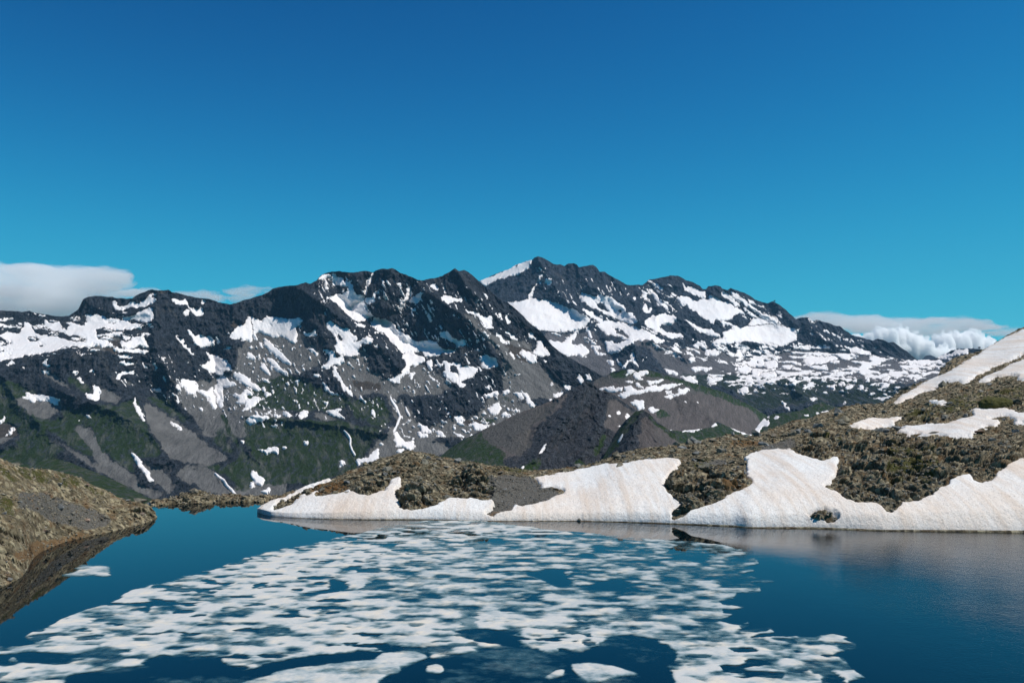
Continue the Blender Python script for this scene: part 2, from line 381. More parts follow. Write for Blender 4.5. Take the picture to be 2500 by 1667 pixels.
    cls = np.stack([scree, grass, brown], -1); cls = np.concatenate([cls] + [cls[-1:]] * 3, 0)
    root = mesh_np(name, VV.reshape(-1, 3), grid_faces(nr, nx)[:, ::-1], material, attrs={'cls': cls.reshape(-1, 3)})
    tag(root, label, None, None, 'structure')
    # snow: a sheet of its own thickness that the rocks break through
    hm = fill(holes) if len(holes) else None
    dmix = (.25 if rocky else 1)
    relS = rel - s * amp * (.35 * .038 * r2 * rock + .015 * r3 * (.10 + .90 * rock)) + s * amp * .005
    done = np.zeros_like(PX)
    def sheet(m, nm, thick, thr=.12, kind=None, lab=None):
        md = (m[:-1, :-1] + m[1:, 1:]) / 2; keep = (md > thr) & (done[:-1, :-1] < .5)
        if keep.sum() < 3: return
        lift = (m - .5) * thick
        Ds = D - relS * fade - lift * .9
        sx_, sy_, sz_ = at(PX, PY, Ds); sz_ = sz_ + lift * .25
        Vs, Fs, _ = compact(np.stack([sx_, sy_, sz_], -1).reshape(-1, 3), grid_faces(ny, nx, keep)[:, ::-1])
        o = mesh_np(nm, Vs, Fs, M['snow_far'], root)
        if kind: o['kind'] = kind
        if lab: o['label'] = lab
        return o
    rag = .75 * fbm((PX - PY * .6) / 3.2, (PY + PX * .6) / 9., PX * 0, 1., 3, .7, seed=seed + 61) + .35 * fbm(PX / 11., PY / 5., PX * 0, 1., 3, .7, seed=seed + 62)
    for pl_ in snows:
        f_ = fill([pl_])
        if hm is not None: f_ = f_ * (1 - hm)
        x0_, y0_ = np.array(pl_).min(0) - 30; x1_, y1_ = np.array(pl_).max(0) + 30
        if x1_ < x0 or x0_ > x1: continue
        m = samp(blur(f_, .9), SX, SY); m = np.clip(m + (rag + .30) * 4 * m * (1 - m), 0, 1)
        sheet(m, 'snow_patch', T * 2)
        done[:] = np.maximum(done, m)
    if spots:
        q = 0 * PX
        for poly, dens, ax in spots:
            reg = samp(blur(fill([poly]), 5), SX, SY)
            n = fbm(PX / ax[0] + .25 * wx + (.55 * PY / ax[0] if ax[1] > ax[0] else 0) * -1, (PY - ax[2] * PX) / ax[1] + .3 * wy, PX * 0, 1.0, 5, .6, seed=seed + 21)
            q = np.maximum(q, reg * sstep(.79 - dens, .93 - dens, n * .9 + .5))
        q = q * (1 - sstep(.1, .5, done))
        sheet(q, 'snow_speckle', T * 2, kind='stuff')
    for st in streams:
        m = samp(blur(fill([st]), .5), PX, PY); m = np.clip(m * 2.5, 0, 1)
        sheet(m, 'stream', T * 1.6, lab='thin white stream running down the slope')
    return root

# crest of the left massif
top1 = line(P('C1',0,530,100,535,180,540,240,535,300,550,370,560,430,575,500,578,560,575,600,548,640,520,660,480,680,440,720,418,780,410,830,410,880,420,920,415,960,432,1000,430,1040,435,1080,430,1120,405,1170,385,1220,365,1250,358,1300,365,1380,362,1410,380,1470,390,1540,410,1620,425,1700,435,1760,450,1820,470,1880,480,1930,470,2000,445,2080,425,2150,402,2200,380,2230,355,2280,338)
  + P('C2',336,330,400,325,440,315,490,302,530,310,580,285,610,250,650,225,700,212,740,208,800,215,880,220,930,212,980,205,1040,218,1070,200,1120,188,1170,190,1205,185,1240,200,1270,225,1310,235,1360,255,1410,282,1440,285,1500,270,1580,260,1630,235,1680,210,1715,182,1745,205,1790,198,1830,220,1870,255,1910,290,1950,325,2000,365,2050,415,2100,445,2140,465,2190,500,2250,550,2300,605)
  + P('C3',330,645,410,705,450,760,500,820,560,870,620,905,700,950,800,1005,900,1060,1000,1120,1100,1200,1300,1350))
S1 = [P('C1',*v) for v in (
 (1220,390,1350,390,1240,400,1235,425,1285,440,1240,470,1190,500,1120,505,1060,505,1000,525,950,525,940,490,925,460,960,460,980,505,1040,490,1090,455,1130,470,1180,460,1210,430),
 (1255,510,1250,620,1180,630,1100,600,1130,595,1040,610,1000,590,1060,575,1120,560,1180,530),
 (205,620,260,640,275,700,330,730,480,745,500,770,560,770,560,730,480,690,420,700,330,680,290,645,350,655,380,650,360,610,430,640,470,625,510,660,520,690,590,650,460,610,620,640,700,650,710,600,700,560,800,570,900,600,1000,600,1090,640,1180,650,1080,690,960,690,880,670,780,680,800,740,830,780,900,780,860,820,760,800,740,840,620,820,560,830,440,860,330,880,200,900,100,935,-10,945,-10,830,120,800,-10,735,90,705,160,720,210,660),
 (1080,750,1160,745,1190,720,1180,770,1220,840,1190,840,1170,820,1090,830,1060,845,1010,830,990,780,1080,790),
 (925,835,1060,850,1140,850,1220,870,1200,885,1080,880,990,870),(940,895,1080,900,1110,930,1020,925),(985,945,1050,950,1100,970,1090,985,1000,965),
 (1420,430,1480,455,1530,440,1560,465,1560,500,1590,540,1600,500,1630,530,1640,500,1670,510,1690,560,1650,575,1600,565,1560,530,1540,480,1500,480,1430,470),
 (1650,445,1680,445,1690,470,1665,480),(1500,530,1545,530,1555,580,1520,570),
 (1545,685,1570,700,1600,750,1640,730,1700,740,1750,760,1750,810,1680,830,1640,830,1600,790,1565,740),
 (1430,725,1480,755,1515,765,1500,785,1540,830,1600,880,1615,890,1580,890,1530,840,1470,780),
 (1755,730,1810,775,1790,805,1770,770),(1840,830,1900,825,1900,850,1860,845),
 (1695,870,1740,900,1780,905,1830,930,1890,960,1900,1000,1920,1030,1850,1010,1820,1060,1790,1050,1760,1020,1730,1050,1680,1005,1660,980,1700,975,1730,940),
 (1445,1040,1490,1080,1530,1100,1600,1110,1640,1180,1700,1190,1750,1165,1760,1230,1780,1340,1740,1320,1700,1230,1640,1200,1610,1170,1600,1215,1550,1200,1480,1130,1500,1100),
 (1775,1090,1830,1070,1870,1090,1890,1110,1950,1130,1880,1160,1820,1150,1830,1250,1830,1325,1790,1280,1760,1200,1790,1140),
 (1920,1040,1990,1040,2030,1080,2060,1120,2120,1150,2170,1190,2100,1170,2000,1130,1940,1090),
 (1445,1135,1475,1140,1482,1190,1455,1185),(1440,1205,1465,1230,1480,1290,1460,1290),
 (2140,1000,2165,965,2200,1000,2225,1060,2180,1040),(2150,1080,2200,1095,2205,1115,2160,1105),
 (2195,905,2250,940,2290,990,2350,1030,2350,1060,2260,1000,2210,950),(2035,870,2095,920,2085,935,2045,910),
 (2180,755,2240,805,2290,870,2360,935,2380,975,2320,950,2240,870,2180,800),
 (1910,1215,1980,1220,2020,1180,2090,1215,2000,1225,2030,1270,2090,1240,2140,1245,2080,1310,2000,1350,1970,1355,2030,1310,2010,1290,1930,1280,1960,1260),
 (2015,1440,2080,1390,2150,1390,2210,1405,2100,1440,2060,1458),
 (290,1025,410,1020,405,1040,420,1062,380,1050,350,1030),(40,970,100,952,145,960,80,978),(155,992,235,992,200,1006),
 (220,1195,260,1215,330,1220,380,1220,430,1245,500,1240,470,1300,430,1280,370,1260,300,1260,295,1290,240,1255,180,1240,230,1235),
 (770,1150,810,1150,840,1200,815,1210,820,1255,770,1275,700,1225,720,1215,765,1230),
 (960,1050,1010,1030,1060,1040,1110,1020,1118,1058,1080,1050,990,1062,988,1112,968,1105),(1250,1185,1300,1163,1328,1180,1310,1197),
 (1102,1238,1118,1240,1125,1290,1165,1360,1205,1450,1190,1445,1140,1365,1108,1300),(1385,1436,1450,1465,1500,1505,1470,1502),
 (1160,955,1200,980,1225,1015,1190,1003),(1255,970,1288,958,1290,1030,1268,1000),(638,1075,692,1120,685,1132,652,1112),(580,1022,642,1028,620,1048),(720,1030,775,1018,775,1048),
 (370,940,398,905,375,965,432,988,390,990,342,960),(638,842,658,834,645,872),(-10,1440,62,1388,40,1422,-10,1455),(48,1552,95,1502,132,1488,95,1530),(715,1380,748,1378,732,1418),(635,1415,668,1432,655,1442),
 (1850,690,1900,735,1925,700,1960,655,2000,655,2030,590,2070,585,2070,770,2010,765,1900,760))]
S1 += [P('C2',*v) for v in (
 (0,640,30,580,90,600,130,620,180,575,230,590,330,600,340,620,430,600,490,620,410,660,420,720,410,800,340,760,270,720,260,745,190,730,120,700,80,720,100,780,170,830,150,825,90,770,60,730,40,760,0,740),
 (715,225,745,225,750,270,800,265,815,310,850,290,870,250,860,310,890,350,910,415,975,410,965,460,995,480,990,530,1050,575,1000,600,930,625,870,590,800,520,740,460,670,410,740,400,790,400,840,370,845,330,800,320,730,325,715,280),
 (1050,225,1045,245,1010,330,985,405,965,405,998,330,1020,260),(985,435,1030,425,1055,390,1085,355,1050,430,1060,460,1010,480,980,455),(600,262,690,230,692,247,640,272,600,282),
 (1270,500,1310,440,1340,350,1375,312,1355,400,1320,470,1255,538),(1330,460,1400,410,1460,380,1440,410,1400,450,1420,470,1380,475),(1230,312,1280,302,1265,326),(892,295,925,315,910,332),(1518,465,1548,452,1530,492),
 (1515,318,1570,313,1565,338,1602,360,1560,357,1520,340),(1600,415,1650,405,1690,420,1740,440,1780,420,1780,460,1700,460,1695,485,1650,460),(1612,330,1630,330,1658,390,1642,402),
 (660,635,700,625,760,660,850,680,870,700,880,730,920,745,910,770,870,800,950,790,990,740,1040,760,1055,790,1020,805,960,800,920,850,940,890,850,905,800,890,750,870,730,830,760,800,740,760,700,700),
 (860,625,930,640,1000,640,985,680,940,660),(995,690,1050,760,1020,765),
 (1070,580,1120,590,1200,615,1210,640,1250,700,1300,730,1350,740,1400,790,1460,790,1520,780,1580,810,1600,845,1700,850,1740,840,1700,880,1600,880,1540,900,1480,900,1450,860,1400,860,1350,880,1290,870,1230,820,1190,760,1150,720,1090,690,1060,640),
 (1585,715,1640,700,1650,680,1690,740,1750,780,1800,760,1800,810,1750,840,1700,850,1740,820,1690,780,1620,760),
 (1340,870,1380,870,1410,905,1470,910,1480,945,1420,960,1400,995,1370,960,1350,1000,1330,1040,1290,1070,1260,1110,1270,1135,1200,1110,1160,1085,1220,1080,1270,1050,1290,1010,1320,990,1310,950,1290,900),
 (1480,955,1530,945,1530,1015,1510,1000),
 (1615,935,1700,965,1770,950,1760,990,1880,990,1920,1020,1880,1060,1740,1120,1820,1130,1770,1165,1690,1100,1600,1025,1650,1030),
 (1560,970,1620,965,1600,1000),(1930,900,1990,900,2060,920,2070,970,2095,995,2040,990,1990,1010,1930,980),
 (1780,510,1870,540,1940,590,2005,570,2020,620,2040,680,1990,680,1950,630,1900,580,1840,550),(2060,548,2092,552,2118,612,2085,592),(2130,580,2165,548,2175,645,2148,642),
 (2040,698,2095,738,2155,812,2090,782),(2130,698,2175,698,2242,772,2200,768),(2165,855,2200,895,2218,938,2188,912),
 (470,705,540,710,565,688,572,720,605,742,520,742),(505,822,560,848,602,895,578,902),
 (640,855,690,860,720,870,740,920,800,895,805,940,770,975,700,980,690,1020,650,1000,620,985,680,960,690,910),
 (725,985,748,1000,752,1050,800,1120,860,1190,902,1250,868,1232,800,1165,750,1090,722,1050),(902,915,950,982,920,955),(1040,813,1102,813,1080,842),
 (620,1118,662,1138,700,1178,795,1225,760,1222,650,1168),(560,1038,600,1048,625,1070,570,1062),(400,1102,440,1098,432,1122),(163,1208,203,1206,203,1228,175,1232),
 (430,1390,470,1355,515,1358,500,1375,532,1396,450,1412),(645,1348,720,1358,780,1338,785,1353,740,1370,825,1417,780,1417,700,1380),(305,1368,340,1358,382,1390,350,1398),(230,1383,292,1383,260,1402),
 (1960,1220,2070,1193,2065,1225,1980,1244),(1990,1340,2040,1300,2085,1290,2095,1330,2060,1380,2020,1385),(2195,1202,2260,1202,2278,1258,2240,1242),(2115,1186,2162,1183,2162,1212,2120,1212),
 (2272,1192,2310,1215,2360,1280,2400,1310,2345,1330,2310,1275),(2090,1412,2130,1356,2172,1388,2195,1402,2120,1403),(1700,1410,1785,1398,1785,1437,1720,1432),(1668,1385,1692,1400,1672,1432),
 (1410,1448,1480,1475,1535,1530,1450,1527),(1405,1528,1500,1548,1485,1572,1430,1562),(1560,1512,1600,1518,1635,1560,1580,1552),
 (1840,1458,1900,1458,1950,1480,2005,1473,1960,1500,1978,1532,1920,1512),(1338,1042,1385,1042,1352,1088),(1500,1042,1605,1138,1560,1108))]
S1 += [P('C3',*v) for v in (
 (225,862,290,870,370,895,380,930,350,962,300,930),(370,790,410,778,430,830,502,882,450,890,390,902,290,880,370,870),(300,708,342,708,372,772,310,752),(430,918,465,962,445,955),
 (538,898,592,932,560,922),(590,1118,640,1138,652,1182,610,1172),(718,1058,742,1058,757,1122,740,1132,718,1100),(765,1046,792,1048,825,1112,800,1112),(510,1210,560,1193,605,1200,570,1232,520,1242),(478,1254,512,1248,500,1272),
 (188,1322,228,1350,210,1362),(483,1132,512,1108,500,1142))]
S1 += [P('C5',*v) for v in ((1076,852,1100,858,1160,930,1200,990,1240,1050,1275,1095,1240,1082,1180,1010,1115,930),(2068,1010,2088,1003,2098,1040,2140,1048,2173,1080,2152,1118,2100,1100,2068,1050),
 (2058,1110,2080,1088,2088,1130,2065,1138),(2138,1168,2190,1148,2218,1160,2192,1197),(1800,912,1855,942,1820,933),(2108,818,2180,838,2240,813,2288,808,2283,867,2250,840,2190,862),(1975,755,2006,758,2000,792))]
S1 += [P('C6',*v) for v in ((1215,700,1250,690,1280,730,1310,770,1380,755,1390,800,1360,835,1320,810,1280,800,1230,800),(1250,830,1290,823,1300,850,1265,867),(915,910,1000,905,1050,850,1090,825,1105,900,1050,935,960,935,930,957),
 (760,930,800,923,817,950,780,967),(478,772,515,748,505,782),(1100,790,1140,773,1125,797),(300,805,345,800,340,815,305,818))]
H1 = [P('C1',*v) for v in ((220,750,270,740,350,765,330,790,240,790),(560,740,620,730,720,770,700,800,610,780,550,790),(280,665,380,670,500,720,480,740,330,720),(290,815,340,805,400,820,340,830),(640,640,690,630,705,650,660,660),(850,615,1000,625,960,640,880,635),(0,845,150,850,120,860,0,862),(0,900,90,885,110,893,0,912),(2060,1422,2092,1404,2085,1432),(2205,648,2240,655,2235,668,2210,662))] + [P('C2',*v) for v in ((735,705,790,740,810,770,780,790,755,765),(1670,985,1742,978,1752,1100,1722,1040,1682,1035),(800,820,830,830,800,838))]
SCREE1 = [P('C1',2060,720,2350,700,2350,1568,1700,1568,1480,1250,1700,1100,1900,1050), P('C1',1450,1100,1800,1100,1850,1350,1800,1460,1650,1450,1480,1300), P('C1',2100,700,2350,760,2350,1150,2100,1050,1950,850),
 P('C1',120,1250,500,1240,520,1330,400,1420,260,1400), P('C1',830,1180,960,1200,1000,1280,840,1270), P('C1',330,1030,500,1080,620,1200,420,1100), P('C1',980,1090,1120,1130,1150,1170,1000,1120),
 P('C5',1180,420,1400,560,1700,780,1900,900,1700,960,1400,900,1220,640), P('C5',330,650,600,830,900,1000,1100,1100,1380,1200,1250,1230,1000,1110,640,900), P('C5',600,640,720,640,900,900,1150,1060,1120,1120,800,920),
 P('C5',1150,940,1300,960,1450,1120,1400,1200,1250,1080), P('C5',1500,960,1700,980,1950,1180,1750,1190,1450,1050), P('C5',0,590,140,640,160,700,0,790), P('C5',1950,1000,2350,950,2350,1220,1950,1200),
 P('C2',0,680,450,700,650,900,600,1000,350,1050,0,1000), P('C2',740,960,900,900,1150,1100,1300,1200,1250,1250,1050,1200,920,1250,800,1130), P('C2',900,880,1000,830,1000,1000,1200,1120,1320,1220,1150,1180,960,1020),
 P('C2',1280,1060,1420,960,1560,1030,1700,1160,1640,1200,1380,1240,1260,1200), P('C2',1180,1240,1300,1280,1450,1500,1850,1380,2200,1400,2350,1500,1900,1568,1200,1568,1250,1480), P('C2',520,1380,640,1370,800,1440,640,1430),
 P('C6',1200,640,1450,720,1700,800,1650,880,1100,900,1000,850), P('C6',800,900,1100,880,1000,960,820,990), P('C2',2050,1200,2350,1300,2350,1400,2000,1450,1900,1380), P('C2',1600,430,1900,600,2200,900,2120,930,1750,520), P('C2',2000,720,2350,800,2350,930,2150,850), P('C3',100,880,400,950,600,1200,500,1250,100,1250),
 P('C1',700,770,1000,750,950,870,780,850), P('C2',640,200,740,230,720,300,620,270)]
GRASS1 = [P('C5',0,250,200,300,500,500,1000,450,1350,380,1500,560,1600,760,1250,900,900,860,700,900,500,850,300,900,0,700), P('C5',0,780,500,900,1100,1240,0,1240), P('C5',880,860,1100,880,1130,1030,1000,960),
 P('C5',1500,520,1850,520,1950,760,2200,950,1900,1050,1650,960,1680,760), P('C5',1850,1000,2100,960,2350,1000,2350,1130,2100,1100,2000,1200), P('C6',0,560,450,580,820,600,1150,680,1050,760,900,1000,600,1100,350,1110,100,900,0,760),
 P('C2',0,1160,350,1050,650,1180,900,1260,800,1330,500,1360,0,1320), P('C2',850,1260,1150,1250,1200,1400,1150,1500,900,1400), P('C2',1850,1380,2100,1440,1960,1470), P('C1',540,1040,760,1170,720,1260,560,1180), P('C6',1250,1000,1500,950,1600,1000), P('C2',2080,1230,2230,1250,2200,1280,2100,1270)]
TONGUES1 = [P('C5',*v) for v in ((1150,400,1230,430,1500,600,1800,800,1980,900,1850,960,1600,950,1380,900,1260,760,1200,600),(330,650,420,680,640,840,900,980,1200,1130,1400,1200,1260,1240,1150,1180,900,1060,620,900,440,760),(600,640,660,630,760,760,850,900,1000,1000,1130,1080,1060,1100,880,980,760,840),(690,640,740,640,800,780,860,880,830,890,760,780),
 (1120,930,1250,960,1400,1100,1500,1210,1380,1215,1250,1110,1180,1020),(1450,1030,1620,1100,1800,1190,1650,1200,1500,1110),(100,400,300,410,500,460,520,560,440,600,300,570,200,500),(1450,200,1800,230,1830,500,1780,700,1680,800,1600,620,1480,460),(0,590,150,640,170,740,0,860),(1780,560,1830,600,1900,760,1990,860,1960,880,1880,800),(1960,780,2060,850,2180,960,2160,975,2040,880),(500,1400,520,1400,520,1402),(330,190,420,200,600,300,760,400,700,400,480,290))]
BROWN1 = [P('C1',840,760,1000,780,960,900,860,860), P('C1',0,1440,140,1480,160,1568,0,1568), P('C1',1200,360,1400,365,1380,385,1230,385), P('C2',600,230,880,225,860,260,650,280), P('C2',2120,800,2350,860,2350,960,2200,940), P('C2',1780,1420,1950,1430,1940,1480,1800,1470), P('C2',860,1090,1120,1130,1100,1190,920,1180), P('C1',1900,600,2050,650,1900,680)]
PLAT1 = [P('C1',0,700,700,580,1240,600,1200,700,900,800,700,850,0,940)]
RIBS1 = [(P('C2',1480,380,1650,480,1850,620,2050,800,2150,950), 26, 190), (P('C2',1715,182,1800,330,1950,470,2080,620), 18, 140), (P('C2',1200,190,1150,330,1080,560), 14, 120), (P('C2',900,220,960,400), 9, 70),
 (P('C2',400,330,640,480,850,640), 22, 150), (P('C1',1300,365,1290,480,1250,700,1300,900,1400,1100), 26, 170), (P('C1',680,440,900,560,1200,560), 20, 90), (P('C2',1050,225,1000,330,965,430,800,560), 12, -90), (P('C2',1375,312,1320,470,1240,560), 12, -120),
 (P('C2',740,300,760,420,900,560,1150,640), 26, -170), (P('C2',1100,620,1300,800,1500,850,1700,860), 26, -150), (P('C1',1740,880,1780,1100,1800,1300), 30, -110), (P('C5',1200,300,1400,500,1700,700), 30, -90), (P('C5',500,350,900,500,1250,700), 26, 130), (P('C5',0,200,150,450,330,620), 26, 120),
 (P('C2',1000,780,1150,850,1250,1000), 22, 110), (P('C2',560,640,650,760,720,840), 16, 70), (P('C6',0,560,400,590,800,640,1150,700), 20, 120)]
mountain('mountain', 'dark rocky massif with snow couloirs and grey scree across the left half', top1, lambda x: 1240 + 0 * x, -262, 1560, 1.9,
 C([(0, 2900), (1000, 3000), (1600, 3300)]), C([(0, 4700), (700, 4800), (1200, 4700), (1320, 4500), (1560, 3900)]),
 {'scree': (SCREE1, 5), 'grass': (GRASS1, 6, TONGUES1), 'brown': (BROWN1, 4), 'plateau': (PLAT1, 8)}, S1, M['massif'], 11, holes=H1, ribs=RIBS1,
 spots=[(P('C1',0,600,700,550,1250,520,1250,700,900,880,0,950), .28, (26, 5, .05)), (P('C1',900,850,1900,900,2350,1500,1300,1300,900,1100), .07, (6, 12, -.2)), (P('C2',0,650,2300,650,2300,1400,0,1400), .06, (6, 12, -.25)), (P('C2',500,250,2000,300,2000,900,700,650), .15, (4.5, 14, .2)), (P('C2',1100,1400,2300,1300,2000,1568,1100,1568), .12, (10, 7, .3))],
 streams=[P('C5',1755,1014,1795,1045,1845,1080,1865,1120,1905,1155,1940,1203,1922,1203,1885,1158,1850,1122,1830,1088,1780,1050), P('C6',790,655,845,710,862,740,860,790,875,830,900,875,890,877,865,835,850,790,853,745,835,715), P('C6',1180,360,1195,420,1240,480,1270,560,1240,640,1215,690,1210,680,1232,635,1260,560,1230,490,1188,425), P('C6',1310,465,1320,500,1345,550,1337,552,1312,505)])

# glacier range behind
top2 = line(P('C3',-260,380,-99,290,-14,255,0,245,150,190,200,160,270,130,335,115,350,95,385,85,420,100,460,120,510,150,560,155,600,165,620,150,670,142,700,155,715,178,760,165,830,158,860,175,885,210,930,212,980,250,1040,280,1100,315,1140,325,1180,318,1240,318,1300,275,1350,268,1400,258,1460,245,1530,245,1590,280,1650,300,1710,330,1725,350,1760,355,1775,335,1830,322,1880,335,1890,350,1935,362,1960,345)
  + P('C4',0,30,60,50,120,85,150,110,200,125,250,135,290,118,320,135,350,150,400,190,440,230,480,262,530,250,580,250,620,280,650,270,700,285,760,300,790,320,840,322,880,355,940,395,1000,408,1060,430,1110,440,1150,428,1190,432,1240,455,1280,452,1320,480,1370,515,1420,555,1480,597,1560,600,1640,580,1700,550,1750,525,1800,508,1870,505,1920,508,1980,512,2010,518,2100,520,2400,540))
S2 = [P('C3',*v) for v in (
 (-99,290,-14,255,136,195,200,163,270,132,345,108,310,175,230,220,150,250,0,298,-54,330),(462,168,445,200,405,270,355,350,328,420,300,430,328,370,375,290,420,220),
 (130,460,220,462,280,455,320,415,400,440,480,460,560,480,640,515,700,525,750,560,830,590,790,640,740,680,600,700,520,695,420,690,340,650,270,590,190,515),
 (460,775,520,790,600,790,640,750,700,690,720,700,660,780,680,820,760,820,800,860,790,900,700,905,620,890,560,870,510,830),
 (730,385,790,395,860,430,870,400,950,410,1020,450,1080,490,1110,540,1170,560,1195,600,1190,640,1110,630,1050,600,960,570,880,530,800,490,750,440),
 (745,500,830,545,900,600,1000,620,1100,640,1180,670,1260,700,1350,740,1420,790,1400,800,1300,770,1200,770,1130,780,1100,760,1000,730,920,700,870,660,840,610,760,530),
 (910,710,970,760,1000,800,1080,790,1130,770,1200,770,1150,800,1100,830,1040,870,990,885,950,850,940,790,1000,790),
 (1255,620,1320,575,1400,560,1480,570,1530,595,1500,630,1400,640,1380,670,1450,710,1560,730,1600,760,1480,750,1350,700,1290,660),
 (1515,415,1560,420,1620,430,1700,460,1720,440,1780,450,1790,400,1850,420,1900,450,1960,480,2030,530,2090,545,2090,560,2000,560,1970,600,1880,610,1840,590,1820,650,1760,600,1700,560,1620,500,1540,460),
 (1540,290,1600,330,1700,370,1760,370,1760,430,1700,410,1620,380,1570,330),(1580,590,1650,640,1700,670,1800,700,1900,740,1860,740,1760,720,1700,700,1640,650),
 (1870,600,1960,640,2050,670,2200,650,2350,650,2500,680,2510,780,2380,825,2250,800,2120,770,2030,790,1960,800,1900,810,1800,800,1840,770,1920,770,1900,720,1960,690,1900,650),
 (1320,300,1370,320,1420,360,1400,370,1350,335),(1290,350,1350,400,1400,460,1460,510,1450,525,1390,480,1340,420),(1250,545,1265,465,1285,520,1312,508,1302,552),(1150,428,1192,428,1182,462),(1200,335,1240,370,1290,400,1260,430,1240,390),
 (1940,358,2010,400,2080,450,2140,500,2200,540,2300,590,2350,610,2300,620,2180,540,2080,480,1990,420),(1890,370,1940,390,2000,440,2030,500,2010,500,1960,440,1880,400),(2170,530,2230,550,2300,580,2350,600,2350,640,2300,640,2230,600),
 (1150,850,1175,900,1200,950,1232,1012,1180,960,1150,952,1110,980,1105,1005,1050,965,1008,900,1040,930,1090,985,1110,960,1145,920),(1288,903,1255,940,1225,972,1255,920),(930,928,990,948,1012,970,980,972),(985,988,1035,1030,1000,1037),
 (835,818,880,828,912,830,870,842,892,892,870,872),(455,265,500,258,482,310,455,332),(392,282,432,332,400,312),(768,668,802,680,817,762,790,722),
 (1630,920,1670,908,1672,940,1640,962),(1638,1000,1740,992,1822,1010,1760,1022,1650,1020),(2030,1000,2100,990,2152,1010,2100,1047,2030,1027),(1780,1068,1850,1080,1902,1090,1850,1112,1780,1127),
 (1400,1003,1460,1013,1542,1030,1532,1057,1470,1042),(2028,1182,2100,1163,2112,1190,2060,1207),(1550,1078,1682,1068,1640,1090,1722,1132,1640,1122),(2240,960,2300,940,2350,950,2350,990,2260,1000),(2200,1050,2330,1040,2350,1070,2240,1078),(1750,850,1800,845,1890,870,1830,890,1760,890))]
S2 += [P('C4',*v) for v in ((150,250,200,270,300,290,420,330,520,350,500,380,490,420,400,440,340,480,320,500,230,470,120,430,100,300),(358,928,392,948,402,980,458,1000,440,1012,388,982),(598,922,640,903,662,918,620,937),(833,803,880,788,885,812),(890,827,940,798,968,818,920,832),(1183,772,1250,733,1265,745,1200,777),(758,820,812,808,802,852),(862,972,885,933,890,960),
 (200,200,270,240,330,270,300,275,230,245),(540,600,600,570,700,580,800,570,830,590,720,620,600,640),(1640,582,1740,545,1800,512,1890,512,1905,530,1880,550,1760,560,1680,590),(1480,600,1650,600,1700,620,1560,635,1420,630,1330,610),(860,480,980,500,1130,540,1100,560,950,530),(550,960,600,965,580,972),(735,965,775,965,760,972))]
H2 = [P('C3',*v) for v in ((850,460,920,480,1000,570,900,520),(1018,515,1078,530,1062,557),(980,680,1040,670,1150,740,1130,760,1060,730),(1900,640,1960,650,2000,690,1940,680),(780,560,840,590,900,640,860,650))]
ROCKY_L2_SCREE = [P('C3',440,700,700,720,850,700,950,880,1100,1010,800,1110,400,900), P('C3',880,640,1500,850,1700,820,2350,1000,2350,1100,1500,1100,1300,850,950,720), P('C4',0,600,500,520,1000,560,1700,640,1650,800,1000,780,0,850), P('C4',0,900,300,850,600,950,250,1000)]
GRASS2 = [P('C4',0,720,700,740,1400,800,1200,960,600,950,200,1010,0,900), P('C3',1500,1050,2350,1050,2350,1200,1700,1150)]
RIBS2 = [(P('C3',385,85,460,250,560,400,760,560), 20, 230), (P('C3',700,155,800,330,1000,450,1200,620), 22, 200), (P('C3',462,168,380,290,315,430), 8, -110), (P('C3',1000,250,1100,400,1220,520,1260,650), 20, 160), (P('C3',1500,245,1420,420,1350,600), 14, 110), (P('C3',1040,860,1150,800,1300,780,1620,920), 18, 240),
 (P('C3',1530,600,1600,620,1680,740), 14, 130), (P('C3',1830,322,1800,420), 10, 90), (P('C3',1960,345,2150,520,2350,640), 16, 110), (P('C4',300,118,420,260,480,330), 12, 120), (P('C4',560,250,700,420,850,500), 16, 150), (P('C4',1150,428,1050,480,1000,540), 16, 120), (P('C4',240,780,420,770,520,880), 20, 200), (P('C4',0,480,120,440,300,560), 16, 120), (P('C4',900,850,1200,830,1400,840), 22, 150)]
mountain('mountain', 'higher snowy range with a pointed summit and glaciers on the right', top2, lambda x: np.interp(x, [1000, 1500, 1900, 2200, 2500], [1075, 1075, 1040, 1010, 960]), 1128, 2660, 1.9,
 C([(1000, 5400), (1700, 5300), (2500, 4800)]), C([(1000, 8200), (1700, 7900), (2100, 7450), (2300, 6900), (2500, 6500)]),
 {'scree': (ROCKY_L2_SCREE, 6), 'grass': (GRASS2, 8), 'plateau': ([P('C4',0,560,1000,560,1700,600,1650,760,800,740,0,760), P('C3',850,600,1300,760,1450,800,1100,750)], 7)}, S2, M['range'], 31, holes=H2, ribs=RIBS2, gul=-.4, T=15,
 spots=[(P('C4',0,480,230,470,330,500,500,430,700,470,900,440,1150,540,1300,580,1480,600,1760,600,1650,740,1100,760,500,750,0,770), .36, (24, 5.5, .04)), (P('C4',480,280,620,290,700,330,860,370,1000,410,1120,450,1100,560,850,470,600,430,500,350), .32, (13, 6, .55)), (P('C3',1280,290,1500,260,1600,450,1500,560,1150,420), .27, (12, 5, .7)),
  (P('C4',0,750,800,740,1650,740,1500,880,1300,930,800,880,0,860), .18, (15, 7, -.1)), (P('C3',1150,660,1500,740,1900,760,2350,830,2350,1000,1900,960,1500,880,1300,800), .32, (17, 6, .45)), (P('C3',1530,1050,1900,1040,2350,1040,2350,1120,1800,1160), .24, (22, 5, .05)), (P('C3',750,500,1300,640,1400,760,1100,720,800,640), .34, (18, 5, .5)),
  (P('C3',420,690,900,700,950,900,650,900), .12, (12, 6, .2)), (P('C3',200,120,1100,330,1200,620,500,480), .13, (4, 14, .1)), (P('C3',1900,350,2400,520,2400,720,1980,600), .24, (18, 5, .62)), (P('C4',1330,560,1760,540,1740,640,1300,640), .34, (24, 5, .02))])
